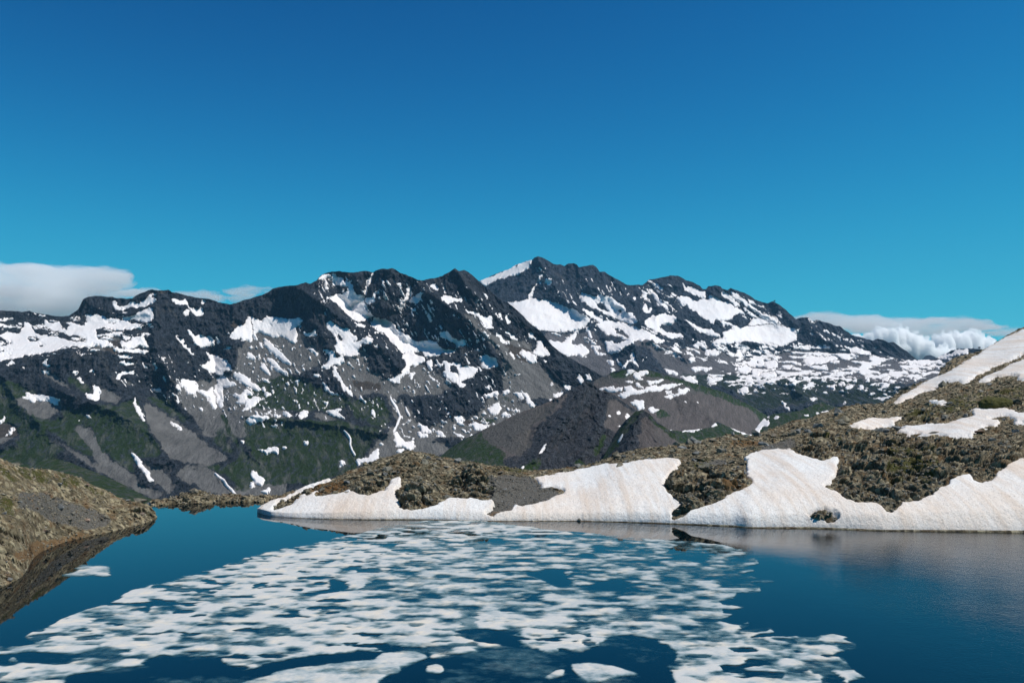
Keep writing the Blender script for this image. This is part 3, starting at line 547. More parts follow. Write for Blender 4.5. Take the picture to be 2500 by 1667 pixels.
# small blue summit far beyond the pass
mountain('distant_peak', 'small blue summit showing beyond the snowy pass', line(P('C4',1470,640,1515,595,1540,570,1580,558,1620,575,1650,600,1700,640)), lambda x: 895 + 0*x, 2238, 2308, 1.5, C([(0, 8600), (3000, 8600)]), C([(0, 9300), (3000, 9300)]), {}, [], M['range'], 51, back=200)
# rounded hill
top3 = line(P('C3',400,1500,700,1200,820,1115,900,1080,1000,1030,1060,1015,1130,1012,1230,1015,1300,1020,1380,1035,1450,1065,1520,1085,1600,1110,1700,1135,1800,1165,1900,1200,2000,1240) + P('C4',60,940,140,990,220,1040,290,1090,340,1150,400,1200,460,1260))
S3 = [P('C3',*v) for v in ((1103,1057,1130,1020,1195,1018,1155,1042),(1163,1082,1180,1040,1240,1025,1295,1035,1270,1052,1210,1062,1235,1087),(1085,1112,1182,1106,1150,1122),(1273,1103,1330,1110,1413,1096,1350,1127,1290,1132),(1185,1122,1255,1160,1220,1165,1190,1152),(890,1170,980,1163,1082,1163,1060,1187,960,1192),
 (1040,1225,1100,1200,1130,1190,1080,1150,1150,1155,1160,1190,1240,1180,1290,1150,1380,1145,1480,1135,1572,1128,1480,1165,1380,1180,1280,1190,1200,1202,1140,1227,1090,1247),(1408,1225,1460,1230,1550,1192,1545,1173,1622,1168,1600,1202,1530,1217,1470,1252),(1420,1193,1502,1198,1470,1217),
 (1140,1290,1180,1268,1255,1268,1242,1290,1262,1332,1210,1342,1200,1300),(1273,1340,1320,1328,1385,1345,1330,1358,1310,1372),(1680,1260,1718,1282,1700,1280),(1575,1275,1600,1272,1598,1285))]
mountain('hill', 'rounded dark grey hill with snow streaks across its top', top3, lambda x: 1165 + 0*x, 1310, 1945, 1.9, C([(0, 2900), (2500, 2900)]), C([(0, 3700), (2500, 3700)]),
 {'scree': ([P('C3',850,1110,1200,1030,2400,1400,2400,2000,800,2000)], 6), 'brown': ([P('C3',820,1100,1150,1010,1500,1090,1900,1250,1400,1160,1000,1130,900,1160)], 5), 'grass': ([P('C3',960,1050,1130,1010,1300,1020,1900,1190,2200,1350,2350,1420,2000,1300,1500,1110,1200,1040,1000,1090), P('C3',1290,1340,1430,1350,1500,1410,1400,1410), P('C4',120,990,350,1120,330,1190,200,1100)], 4)}, S3, M['hill'], 61, back=120, T=6, amp=.55,
 ribs=[(P('C3',1560,1220,1700,1300,1900,1500), 22, 40), (P('C3',1450,1200,1520,1300,1560,1450), 12, -30)])
# green slope closing the valley on the right
mountain('hill', 'low dark green slope below the snowy plateau', line(P('C4',100,1230,160,1150,220,1080,300,1042,420,1030,520,1010,580,985,640,955,690,945,740,962,820,985,900,972,1000,985,1300,1010)), lambda x: 1130 + 0*x, 1832, 2180, 1.9, C([(0, 2500), (2500, 2500)]), C([(0, 3100), (2500, 3100)]),
 {'grass': ([P('C4',0,900,1400,900,1400,1400,0,1400)], 6), 'scree': ([P('C4',400,1050,700,1020,700,1080,400,1100)], 5)}, [P('C4',128,1112,200,1078,272,1108,272,1132,200,1150,182,1202,80,1197,60,1185,110,1183,180,1150), P('C4',300,1058,352,1058,332,1080), P('C4',240,1068,292,1074,262,1084), P('C4',688,1030,772,1006,782,1014,700,1037), P('C4',555,1042,600,1046,570,1054), P('C4',630,1035,690,1028,660,1042)], M['hill'], 71, back=120, T=5, amp=.5)
# green ridge in front of the rounded hill
mountain('hill', 'narrow green ridge with a small point and snow strips below the rounded hill', line(P('C7',1200,600,1300,480,1380,465,1450,497,1560,512,1650,503,1740,492,1800,475,1850,428,1900,458,2000,500,2100,540,2250,560,2500,600)), lambda x: 1130 + 0*x, 1560, 1935, 1.9, C([(0, 2200), (2500, 2200)]), C([(0, 2650), (2500, 2650)]),
 {'grass': ([P('C7',1300,430,1500,480,1900,440,2250,540,2300,800,1700,620,1500,600,1350,560)], 4), 'scree': ([P('C7',1500,560,1700,640,1850,520,1840,470,1900,700,1500,800)], 5)}, [P('C7',1568,512,1600,478,1680,490,1742,463,1752,475,1690,507,1600,516), P('C7',1803,477,1840,448,1853,465,1825,480), P('C7',1950,483,2050,508,2150,513,2200,478,2285,490,2250,512,2180,522,2120,542,2020,515), P('C7',1455,480,1500,488,1490,500)], M['hill'], 81, back=90, T=5, amp=.5)
# slate pyramid
top4 = line(P('C6',1400,1050,1500,960,1600,880,1660,830,1800,740,1900,690,2000,640) + P('C7',40,455,100,420,200,370,300,335,400,300,500,255,600,210,700,150,770,105,810,110,850,140,900,180,960,195,1020,225,1080,270,1150,315,1190,345,1300,430,1400,520,1500,600,1600,700))
mountain('hill', 'pointed slate hill with a dark right face and green foot', top4, lambda x: 1190 + 0*x, 1020, 1680, 1.7, C([(0, 1500), (2500, 1500)]), C([(0, 2150), (2500, 2150)]),
 {'grass': ([P('C6',1550,800,1800,740,1950,690,2000,780,2100,840,2050,960,1600,1000), P('C7',-20,640,120,680,100,800,-20,820), P('C7',860,650,920,520,940,560,900,700,840,740), P('C7',240,830,340,740,420,740,380,860), P('C7',660,790,720,740,780,760,760,800)], 4), 'brown': ([P('C7',-60,500,300,350,620,240,450,400,300,500,350,600,250,720,100,640,-60,620), P('C6',1980,700,2200,560,2350,560,2350,760,2150,820)], 5), 'scree': ([P('C7',-60,460,500,230,660,180,560,330,400,450,330,640,100,760,-20,800), P('C7',980,230,1200,360,1060,520,920,480)], 6)},
 [P('C7',1030,352,1058,353,1048,382), P('C7',1103,402,1120,362,1138,400,1100,433), P('C7',963,378,978,376,975,386), P('C7',1040,475,1060,468,1055,482)], M['hill'], 91, back=90, T=4, amp=.9, gul=-.6,
 ribs=[(P('C7',790,105,700,300,520,520,380,700,250,850), 20, 75), (P('C7',960,195,900,420,780,640,700,800), 16, 55), (P('C7',600,210,450,420,180,560), 14, 45), (P('C7',860,200,780,400,600,600), 12, -45), (P('C7',500,260,330,450,300,640,200,700), 12, -40)],
 streams=[P('C7',383,705,432,625,458,608,425,672,402,698), P('C7',228,826,262,796,270,802,250,822)])
mountain('hill', 'small steep slate hill with green left edge standing before the pointed one', line(P('C7',780,900,900,760,960,640,1000,560,1050,480,1100,420,1180,352,1240,336,1300,370,1350,430,1420,480,1480,510,1560,560,1620,600,1750,680,1900,760)), lambda x: 1185 + 0*x, 1440, 1760, 1.6, C([(0, 1250), (2500, 1250)]), C([(0, 1600), (2500, 1600)]),
 {'grass': ([P('C7',880,780,1000,560,1180,340,1260,340,1200,400,1140,480,1080,560,1040,640,960,720,900,800), P('C7',1240,330,1380,450,1500,520,1700,590,1750,720,1600,640,1450,540,1330,440)], 3), 'scree': ([P('C7',1240,380,1500,560,1650,650,1500,700,1200,700)], 6)}, [], M['hill'], 101, back=70, T=3, amp=1.0, gul=-.4,
 ribs=[(P('C7',1240,336,1180,460,1100,700), 10, 35), (P('C7',1300,370,1330,500,1400,700), 10, 28)], streams=[P('C7',1035,602,1070,540,1083,526,1066,568,1045,602), P('C7',870,735,945,625,955,628,905,700,878,740)])
# grassy shoulder in the lower left
mountain('hill', 'dark green shoulder behind the left bank', line(P('C5',-20,905,100,900,250,975,330,930,420,905,560,930,700,985,850,1040,1000,1110,1150,1190,1250,1240,1400,1300)), lambda x: 1275 + 0*x, -262, 400, 1.9, C([(0, 1200), (2500, 1200)]), C([(0, 1700), (2500, 1700)]),
 {'grass': ([P('C5',-20,800,1500,800,1500,1500,-20,1500)], 6), 'scree': ([P('C5',440,1000,760,1050,850,1140,600,1100)], 5)}, [], M['hill'], 111, back=80, amp=.45)
o = mesh_np('valley_floor', [(-9000, 600, -330), (9000, 600, -330), (9000, 9900, -330), (-9000, 9900, -330)], [(0, 1, 2, 3)], M['hill'], attrs={'cls': np.array([[.3, .8, 0]] * 4)})
tag(o, 'valley floor under the mountains', None, None, 'structure')

# ------------------------------------------------------------------ near ground
class Ground:
    pass
def near_ground(name, label, top, shore, x0, x1, step, D1, pw, material, seed, snow_polys, gravel, moss, outcrop, rust=(), amp=1.0, back=25, extra=()):
    G = Ground(); nx = int((x1 - x0) / step) + 1; X = np.linspace(x0, x1, nx); yt = top(X); ys = shore(X); ys = np.maximum(ys, yt + 2)
    ys = np.maximum(smooth_line(shore, X, 8.), yt + 2)
    ny = int(np.max(ys - yt) / step) + 1; t = np.linspace(0, 1, ny)[:, None]
    PY = ys + t * (yt - ys); PX = np.repeat(X[None], ny, 0)
    Ds = on_water(X, ys)[1]; Dt = np.maximum(D1(X), Ds + .6)
    yts = smooth_line(top, X, 34.); tD = np.clip((ys - PY) / np.maximum(ys - yts, 6), 0, 1.4)
    D = Ds + (Dt - Ds) * (.13 * tD + .87 * tD ** pw(X))
    for poly, dd, bl in extra:
        D = D + dd * samp(blur(fill([poly]), bl), PX, PY)
    x, y, z = at(PX, PY, D)
    wx = fbm(x, y, z, 2.2, 4, .6, seed=seed); wy = fbm(x, y, z, 2.2, 4, .6, seed=seed + 4)
    SX, SY = PX + wx * 7, PY + wy * 5
    ms = [samp(blur(fill([pp], hh), 1.0), SX, SY) for pp, hh in snow_polys]
    sm = np.max(ms, 0) if ms else 0 * PX
    gm, mm, om = [samp(blur(fill(q), 3), SX, SY) if q else 0 * PX for q in (gravel, moss, outcrop)]; mm = mm * .55
    rm = samp(blur(fill(rust), 3), SX, SY) if rust else 0 * PX
    n_big = fbm(x, y, z * 2, 9, 4, .5, seed=seed + 1)
    # tilted slabs: stepped noise along a dipping direction
    dip = (x * .55 + y * .35 + z * 1.5) + 1.5 * fbm(x, y, z, 6, 3, seed=seed + 6)
    st = dip / 1.9; fr = st - np.floor(st); slab = (np.where(fr < .8, fr / .8, (1 - fr) / .2) - .5)
    n_mid = fbm(x, y, z, 2.6, 5, .62, True, seed + 2); n_fine = fbm(x, y, z, .8, 3, .6, False, seed + 3)
    a_out = om; a_gr = gm
    n_blk = fbm(x, y, z, 5.5, 4, .55, True, seed + 22)
    sl = y * .9 + z * 1.6; bk1 = blocks(x + .8 * wx, sl + .6 * wy, 2.6, seed + 31); bk2 = blocks(x + .3 * wy, sl, .95, seed + 32)
    bk0 = blocks(x + 1.2 * wx, sl + wy, 5.6, seed + 33); vary = sstep(-.25, .35, fbm(x, y, z * 2, 7, 3, seed=seed + 36)); vary2 = sstep(-.2, .4, fbm(x, y, z * 2, 4, 3, seed=seed + 37))
    h = amp * (a_out * (1.9 * bk0 + (.25 + .6 * vary) * bk1 + (.08 + .3 * vary2) * bk2) + (1 - a_out) * ((1 - .70 * a_gr) * (.75 * vary * bk1) + (.06 + .40 * vary2) * (1 - .3 * a_gr) * bk2) + .55 * n_big + a_out * (.45 * slab + 1.1 * n_blk + .25 * n_mid) + (1 - a_out) * (1 - .75 * a_gr) * (.4 * n_blk + .12 * n_mid + .08 * slab) + .06 * n_fine * (1 - .5 * a_gr))
    h = h + .7 * om * amp + .12
    fade = sstep(0, .05, t) * (.45 + .55 * sstep(.05, .30, t))
    inside = sstep(.35, .95, sm)
    h = h * fade * (1 - .85 * inside) * (1 - .55 * sstep(.88, 1, t))
    zz = z + .8 * h; zz[0] -= .8; yy = y - .65 * h * (1 - sstep(.9, 1, t))
    xx = x + .25 * amp * wx * fade * (1 - inside)
    V = np.stack([xx, yy, zz], -1)
    cls = np.stack([gm, mm, rm], -1); bk = [V]; cb = [cls]
    for q in (.06, .25, 1.0):
        r = V[-1:].copy(); r[..., 1] += back * q; r[..., 0] *= 1 + back * q / r[..., 1]; r[..., 2] -= back * q * (.18 + .5 * q); bk.append(r); cb.append(cls[-1:])
    r = V[:1].copy(); r[..., 1] -= 4; r[..., 2] = -3.5; bk.insert(0, r); cb.insert(0, cls[:1])
    VV = np.concatenate(bk, 0); cc = np.concatenate(cb, 0)
    root = mesh_np(name, VV.reshape(-1, 3), grid_faces(VV.shape[0], nx)[:, ::-1], material, attrs={'cls': cc.reshape(-1, 3)})
    tag(root, label, None, None, 'structure')
    G.X, G.yt, G.ys, G.V, G.ny, G.nx, G.sm, G.gm, G.om, G.mm, G.root, G.PX, G.PY, G.pxs = X, yt, ys, V, ny, nx, sm, gm, om, mm, root, PX, PY, None
    G.snow = []
    n_sm = fbm(x, y, z, 14, 3, .5, seed=seed + 12); n_cup = fbm(x, y, z, 1.6, 3, .5, seed=seed + 14)
    for m in ms:
        keep = ((m[:-1, :-1] + m[1:, 1:]) / 2) > .10
        zs = z + ((m - .5) * 1.1 + .22 + .35 * n_sm * sstep(.5, 1, m) + .07 * n_cup) * (.10 + .90 * sstep(0, .10, t)) + .05 - .25 * (1 - sstep(0, .03, t))
        Vs, Fs, _ = compact(np.stack([x, y, zs], -1).reshape(-1, 3), grid_faces(ny, nx, keep)[:, ::-1])
        G.snow.append(mesh_np('snowfield', Vs, Fs, M['snow']))
    def find(px, py):
        fi = (px - x0) / (x1 - x0) * (nx - 1); i = int(min(max(round(fi), 0), nx - 1))
        tt = (ys[i] - py) / (ys[i] - yt[i]); j = int(min(max(round(tt * (ny - 1)), 0), ny - 1)); return j, i
    G.find = find
    return G

HW = 10
topN = line(P('C6',95,1342,160,1300,240,1266,330,1230,400,1193,500,1135,600,1102,690,1080,760,1045,850,1010,930,975,1000,955,1100,905,1200,885,1290,850,1320,838,1370,850,1450,852,1530,875,1600,895,1680,900,1760,925,1850,935,1940,945,2020,965,2100,970,2200,985,2300,1000)
  + P('C7',336,838,450,832,550,822,650,808,740,800,780,797,860,770,940,738,1000,715,1080,680,1180,662,1300,648,1420,638,1500,622,1560,612,1620,602,1700,592,1800,567,1900,552,1960,535,2040,540,2080,555,2180,532,2250,512)
  + P('C8',336,470,400,450,500,420,600,400,650,380,760,345,880,305,1000,292,1100,287,1200,285,1230,262,1300,210,1400,150,1500,112,1600,82) + P('C4',1640,745,1660,700,1700,650,1740,610,1800,580,1900,555,2000,525,2060,495,2120,455,2200,410,2280,360,2350,330,2450,270))
shN = line(P('C6',90,1344,100,1348,200,1375,400,1390,700,1400,1000,1405,1500,1405) + P('W3',0,243,400,241,700,241,1100,250,1500,265,2000,285) + P('W4',100,298,600,300,900,310,1200,322,1500,325,1800,330,2350,338,2500,345))
BIG = (P('C6',80,1350,160,1298,240,1260,400,1190,540,1125,690,1075,705,1090,640,1110,520,1160,490,1185,470,1210,520,1215,580,1180,600,1185,560,1215,560,1230,680,1215,750,1215,790,1190,840,1160,870,1190,930,1215,1000,1225,1060,1210,1130,1180,1160,1140,1200,1090,1250,1072,1280,1085,1275,1120,1240,1160,1225,1180,1230,1220,1260,1280,1250,1310,1300,1335,1370,1340,1450,1335,1530,1315,1600,1280,1660,1245,1750,1240,1880,1250,1960,1265,2040,1262,2035,1300,2000,1340,1960,1375,2030,1390,2080,1375,2180,1350,2195,1330,2180,1305,2260,1310)
 + P('C7',336,1130,450,1100,550,1050,600,1040,590,1010,500,990,420,975,380,950,370,925,330,905,450,885,600,860,750,830,900,800,1010,790,1110,785,1150,770,1260,755,1400,748,1540,752,1560,775,1540,800,1490,860,1440,900,1410,960,1420,1000,1470,1050,1520,1100,1560,1140,1540,1160,1480,1180,1465,1200,1480,1240,1530,1235,1600,1210,1630,1180,1680,1160,1780,1140,1870,1100,1940,1040,2060,990,2140,960,2120,930,2090,900,2090,840,2080,810,2095,780,2070,750,2130,710,2250,680)
 + P('C8',336,665,420,670,460,680,490,715,600,740,690,770,780,750,845,740,830,780,820,840,820,880,780,920,780,950,710,970,740,1000,860,1050,900,1090,1000,1115,1140,1120,1200,1160,1210,1190,1260,1195,1300,1180,1340,1140,1350,1120,1480,1100,1600,1060,1640,1020,1640,995,1700,990,1750,940,1800,900,1900,880,1930,900,1940,935,2000,950,2060,935,2110,910,2120,860,2180,840,2230,790,2300,760,2420,740,2420,1420,1800,1400,0,1350)
 + P('C7',0,1300) + P('C6',1500,1440,400,1430,80,1380))
HB = [P('C8',580,1215,640,1185,720,1172,790,1190,840,1215,830,1240,790,1270,740,1270,700,1245,640,1250), P('C6',210,1340,250,1290,290,1265,330,1245,400,1220,440,1200,490,1180,480,1205,440,1240,380,1290,330,1310,280,1330,235,1345), P('C6',680,1200,750,1190,735,1215,700,1222), P('C6',800,1190,845,1170,830,1205)]
SN = [(BIG, HB),
 (P('C8',905,478,1000,440,1100,415,1230,420,1370,395,1330,425,1290,450,1285,470,1310,480,1450,480,1560,460,1740,455,1800,425,1900,410,1945,385,1910,340,2000,335,2180,332,2260,350,2300,370,2400,375,2400,460,2280,455,2270,430,2230,400,2150,400,2050,420,2120,430,2160,450,2110,490,2060,480,2000,490,2070,510,1980,520,1930,540,1940,570,1840,570,1740,585,1680,560,1560,570,1470,550,1380,545,1300,535,1380,490,1270,485,1200,490,1130,500,1080,500,980,490), ()),
 (P('C4',1275,965,1350,900,1430,860,1500,810,1570,770,1650,745,1750,690,1870,620,1980,560,2070,490,2180,430,2450,310,2450,520,2290,590,2200,630,2130,660,2060,680,2010,710,1960,740,1870,790,1810,780,1700,790,1640,830,1600,850,1530,860,1480,880,1400,920,1330,955), ()),
 (P('C4',2450,560,2250,640,2180,680,2100,710,2020,750,1960,790,1890,815,1940,800,2030,790,2100,760,2200,740,2300,735,2290,770,2450,790), ()),
 (P('C4',1560,940,1600,935,1740,945,1700,965,1660,980,1600,965), ())]
GRV = [P('C7',-20,900,150,870,330,905,380,950,600,1040,330,1130,180,1180,-20,1220) + [], P('C6',2040,1262,2080,1060,2350,1060,2350,1298,1960,1400), P('C7',1650,780,1900,740,1950,800,1700,830), P('C8',160,640,450,580,500,660,200,690)]
MOSS = [P('C6',1850,930,2350,990,2350,1030,1950,990), P('C7',0,800,336,845,300,880,0,850), P('C7',950,735,1150,690,1100,720,960,760), P('C7',1600,770,1800,720,1850,830,1600,850), P('C7',1700,640,2200,570,2300,600,2050,650), P('C8',300,480,1300,290,1200,330,600,470), P('C8',1400,330,2000,180,2350,130,2350,330,2000,330,1500,460,1300,470), P('C8',500,600,900,540,850,620,600,660), P('C8',1200,620,1700,700,1600,1000,1200,1000), P('C6',1950,1130,2060,1160,2040,1240)]
OUT = [P('C7',1410,960,1490,860,1600,850,1900,830,2050,850,2090,900,2140,960,1940,1040,1780,1140,1680,1160,1560,1140,1420,1000), P('C8',820,880,850,740,1000,560,1500,590,1900,640,2350,640,2350,745,2110,860,1750,940,1640,1020,1340,1120,1140,1120,900,1090,860,1050),
 P('C8',460,680,600,560,1000,520,1000,620,850,740,690,770), P('C6',1225,1180,1450,1110,1600,1110,1560,1280,1370,1340,1250,1310), P('C6',1650,1050,1900,980,2040,1100,2060,1200,2000,1255,1750,1240), P('C6',870,1190,1000,1070,1200,1080,1130,1180,1000,1225), P('C8',580,1215,640,1185,720,1172,790,1190,840,1215,830,1240,790,1270,740,1270,700,1245,640,1250),
 P('C7',1460,1200,1480,1160,1620,1140,1640,1180,1530,1240,1480,1245), P('C8',1290,470,1330,425,1500,370,1800,390,1740,450,1500,480), P('C4',1640,745,1700,650,1800,585,1990,530,1900,600,1760,680)]
RUST = [P('C6',500,1140,800,1080,860,1160,560,1220), P('C6',380,1290,490,1180,480,1205), P('C7',400,980,600,1040,560,1060,450,1000), P('C7',1850,960,2140,960,2060,1000,1900,1020), P('C7',1950,600,2250,580,2200,640,1950,640), P('C7',-20,1180,180,1160,180,1190,-20,1225)]
GN = near_ground('hillside', 'rubble hillside and rocky mound rising from the far shore of the lake', topN, shN, 628, 2650, 1.7,
  C([(628, 188), (700, 195), (960, 214), (1100, 217), (1300, 214), (1500, 222), (1700, 234), (1900, 256), (2100, 290), (2300, 350), (2520, 400)]), C([(628, 1.1), (760, 1.4), (1300, 1.5), (1700, 1.9), (1950, 2.3), (2500, 2.4)]), M['near'], 201, SN, GRV, MOSS, OUT, RUST, amp=1.0, back=40)
snl = ['long pinkish white snow bank running along the far shore of the lake', 'curving snow patch between rubble high on the right hillside', 'steep streaked snow slope against the sky in the upper right', 'snow strip under the steep slope at the right edge', 'tiny snow scrap in the rubble below the steep snow slope']
for o, l in zip(GN.snow, snl): tag(o, l, 'snowfield')

topL = line([(-12, 1118)] + P('C5',0,905,60,925,100,955,160,965,250,985,330,995,430,1000,500,1020,600,1050,680,1080,780,1130,860,1160,920,1190,960,1215,1030,1240,1090,1258,1150,1262,1200,1275,1240,1305,1285,1375))
shL = line([(-12, 1440)] + P('W1',0,790,100,745,200,690,225,650,235,590,280,535,350,485,450,442,560,405,700,372,850,342,950,317,1050,292,1150,267,1250,237,1285,207))
GL = near_ground('lake_bank', 'ochre stony bank with moss on top in the lower left corner', topL, shL, -232, 383, 1.5, C([(-12, 148), (100, 160), (250, 178), (383, 184)]), C([(0, 1.15), (400, 1.0)]), M['bank'], 301, [],
  [P('C5',150,1180,400,1200,800,1350,950,1450,700,1500,400,1420,150,1300)], [P('C5',-20,950,500,1010,900,1180,850,1220,400,1130,-20,1100), P('C5',-20,1180,130,1230,120,1400,-20,1420), P('C5',300,1210,430,1230,400,1280)], [P('C5',-20,1400,300,1250,700,1500,500,1750,-20,2100), P('C5',800,1350,1285,1340,1285,1400,900,1480)],
  [P('W1',100,560,350,400,700,340,850,330,700,375,450,440,200,600)], amp=.72, back=20)
topB = line(P('C5',1180,1300,1220,1270,1260,1248,1370,1240,1450,1215,1550,1200,1600,1190,1680,1200,1800,1202,1900,1208,2100,1212,2300,1214) + P('C6',0,1218,150,1218,240,1208,330,1188,400,1172,470,1150,520,1130))
shB = line(P('C5',1180,1302,1220,1300,1400,1278,1600,1276,1800,1266,2000,1260,2200,1260) + P('C6',150,1262,300,1258,520,1258))
GB = near_ground('outlet_bar', 'low stony bar closing the lake at its outlet', topB, shB, 352, 752, 1.5, C([(352, 206), (750, 216)]), C([(0, 1.), (2500, 1.)]), M['bank'], 401, [], [], [], [P('C5',1200,1180,2350,1180,2350,1290,1200,1290)], amp=.55, back=15)

# ------------------------------------------------------------------ lake
lk = [(-330, -60), (330, -60), (330, 168), (150, 172), (60, 184), (0, 186), (-30, 196), (-42, 212), (-82, 213), (-84, 200), (-80, 189), (-76, 180), (-330, 178)]
o = mesh_np('lake_water', [(x, y, 0) for x, y in lk], [tuple(range(len(lk)))], M['water']); tag(o, 'still teal blue lake with mirrored snow banks', None, None, 'structure')
o = mesh_np('lake_bed', [(-330, -60, -3.6), (330, -60, -3.6), (330, 230, -3.6), (-330, 230, -3.6)], [(0, 1, 2, 3)], M['hill'], attrs={'cls': np.array([[1, 0, 0]] * 4)}); tag(o, 'lake bed', None, None, 'structure')

# ------------------------------------------------------------------ ice
SHEET = (P('W1',-60,1290,30,1275,150,1265,290,1240,185,1190,250,1150,380,1110,500,1050,600,1010,740,955,870,920,1020,850,1110,800,1270,760,1400,730,1520,700,1640,685,1740,668,1630,660,1740,640,1830,600,1980,550)
 + P('W2',0,535,140,510,300,470,450,450,560,425,700,395,860,355,1000,320,1200,275,1340,255,1500,240,1700,236,1850,240) + P('W3',0,252,180,270,400,300,650,335,900,355,1200,380,1500,400,1700,415,1900,435,1990,470,2170,490,2050,520,2180,560,2200,590,2080,610,2150,640,2060,680,2350,740,2150,755,2200,800,2210,830,2000,830,1970,870,1860,900,1900,930,2160,945,1980,965,1870,960,1880,1000,1980,1010,1870,1060,2010,1090,2100,1070,2110,1100,1950,1130,2280,1110,2310,1150,2200,1160,2100,1200)
 + P('W4',300,1185,620,1185,780,1170,920,1200,860,1215,975,1250,985,1285,840,1310,750,1340,870,1360,900,1410,960,1490,1055,1530,900,1560,860,1750) + P('W1',-60,1750))
OW = [P('W1',560,1800,560,1510,700,1500,950,1470,1290,1435,1180,1405,1500,1362,1790,1355,1830,1390,1780,1440,1900,1460,2030,1455,2350,1385) + P('W2',400,1362,700,1337,1000,1325,1180,1310,1220,1260,1240,1290,1400,1275,1460,1310,1480,1345,1500,1370,1750,1330,2000,1310,2200,1280) + P('W3',336,1290,450,1330,600,1350,800,1310,1000,1200,1150,1185,1350,1220,1430,1290,1500,1330,1400,1420,1500,1500,1550,1800),
 P('W2',1740,1150,1900,1130,2100,1150,2200,1180,2300,1200,2150,1240,2000,1250,1850,1210), P('W3',-10,1150,150,1180,120,1230,-10,1250), P('W1',250,1340,560,1340,700,1310,1080,1315,900,1360,700,1350,450,1400,150,1395,-40,1430,-40,1360), P('W2',480,850,520,820,700,810,720,770,660,775,700,730,900,705,900,725,760,750,820,790,700,830,560,855),
 P('W3',1450,480,1560,425,1690,432,1500,470,1560,520,1740,520,1900,545,1720,560,1500,540), P('W3',760,770,1050,750,1150,770,1000,810,800,810), P('W3',330,660,640,650,560,700,760,740,560,760,380,700), P('W4',-30,1090,260,1080,240,1130,-30,1140)]
nx_, ny_ = 800, 560
gx = np.linspace(-66, 72, nx_); gy = 48 * (176 / 48.) ** (np.linspace(0, 1, ny_)); GX, GY = np.meshgrid(gx, gy)
IPX, IPY = project(GX, GY, 0 * GX)
w1, w2 = fbm(GX, GY, 0 * GX, 3., 4, .6, seed=501), fbm(GX, GY, 0 * GX, 3., 4, .6, seed=502)
sh = samp(blur(fill([SHEET]), .8), np.clip(IPX + w1 * 12, 0, 2499), np.clip(IPY + w2 * 5, 0, 1665))
ow = samp(blur(fill(OW), 4.0), np.clip(IPX + w1 * 26, 0, 2499), np.clip(IPY + w2 * 9, 0, 1665))
big = fbm(GX, GY, 0 * GX, 14, 3, .5, seed=503)
cells = fbm(GX * .66 + .5 * w1, GY + .6 * w2, 0 * GX, 1.55, 4, .5, seed=504)
cov = 0 * GX
ctrl = [(100,1560,.50),(450,1450,.66),(700,1480,.58),(500,1600,.52),(300,1520,.60),(900,1350,.62),(700,1400,.66),(1150,1290,.56),(1300,1285,.46),(1200,1340,.42),(1000,1480,.34),(900,1560,.60),(1100,1400,.30),(1300,1400,.06),(1500,1330,.14),(1500,1430,-.12),(1650,1480,-.12),(1700,1350,.0),(1780,1390,-.06),(1400,1550,.85),(1300,1560,.75),(1300,1480,.04),(1700,1540,.24),(1850,1600,.62),(1950,1650,.62),(1750,1640,.6),(1250,1600,.4),(200,1640,.30)]
wsum = 0
for cx, cy, cv in ctrl:
    wt = 1 / (((IPX - cx) / 2.2) ** 2 + (IPY - cy) ** 2 + 400); cov = cov + wt * cv; wsum = wsum + wt
cov = cov / wsum
th = cells * 1.25 + cov + big * .22
th = th + .16 * fbm(GX * .7, GY, 0 * GX, .9, 3, .6, seed=511)
th = th - 1.9 * sstep(.12, .75, ow)
hol = sstep(.20, .34, fbm(GX * .75 + .3 * w1, GY + .2 * w2, 0 * GX, 1.9, 3, .45, seed=521) - .16 * big) * sstep(.25, .55, cov)
thick = sstep(-.34, 1.0, th + .12) * (1 - .97 * hol) * sstep(.2, .9, sh) * np.clip(.78 + .45 * cov, .6, 1)
faint = .20 * sstep(-.05, .45, fbm(GX * .6, GY, 0 * GX, 4.5, 4, .6, seed=531)) * sstep(.3, .9, sh)
thick = np.maximum(thick, faint)
def ice_obj(name, tk, gxx, gyy):
    keep = np.maximum.reduce([tk[:-1, :-1], tk[1:, 1:], tk[1:, :-1], tk[:-1, 1:]]) > .02
    zz = .012 + .10 * tk + .03 * tk * fbm(gxx, gyy, 0 * gxx, 1.3, 3, seed=77)
    Vv = np.stack([gxx, gyy, zz], -1).reshape(-1, 3); A = np.repeat(tk.reshape(-1, 1), 3, 1)
    Vv, Ff, AA = compact(Vv, grid_faces(tk.shape[0], tk.shape[1], keep), {'ice': A}); return mesh_np(name, Vv, Ff, M['ice'], attrs=AA)
tag(ice_obj('ice_sheet', thick, GX, GY), 'broad melting ice sheet full of oval holes drifting across the lake', 'ice sheet')
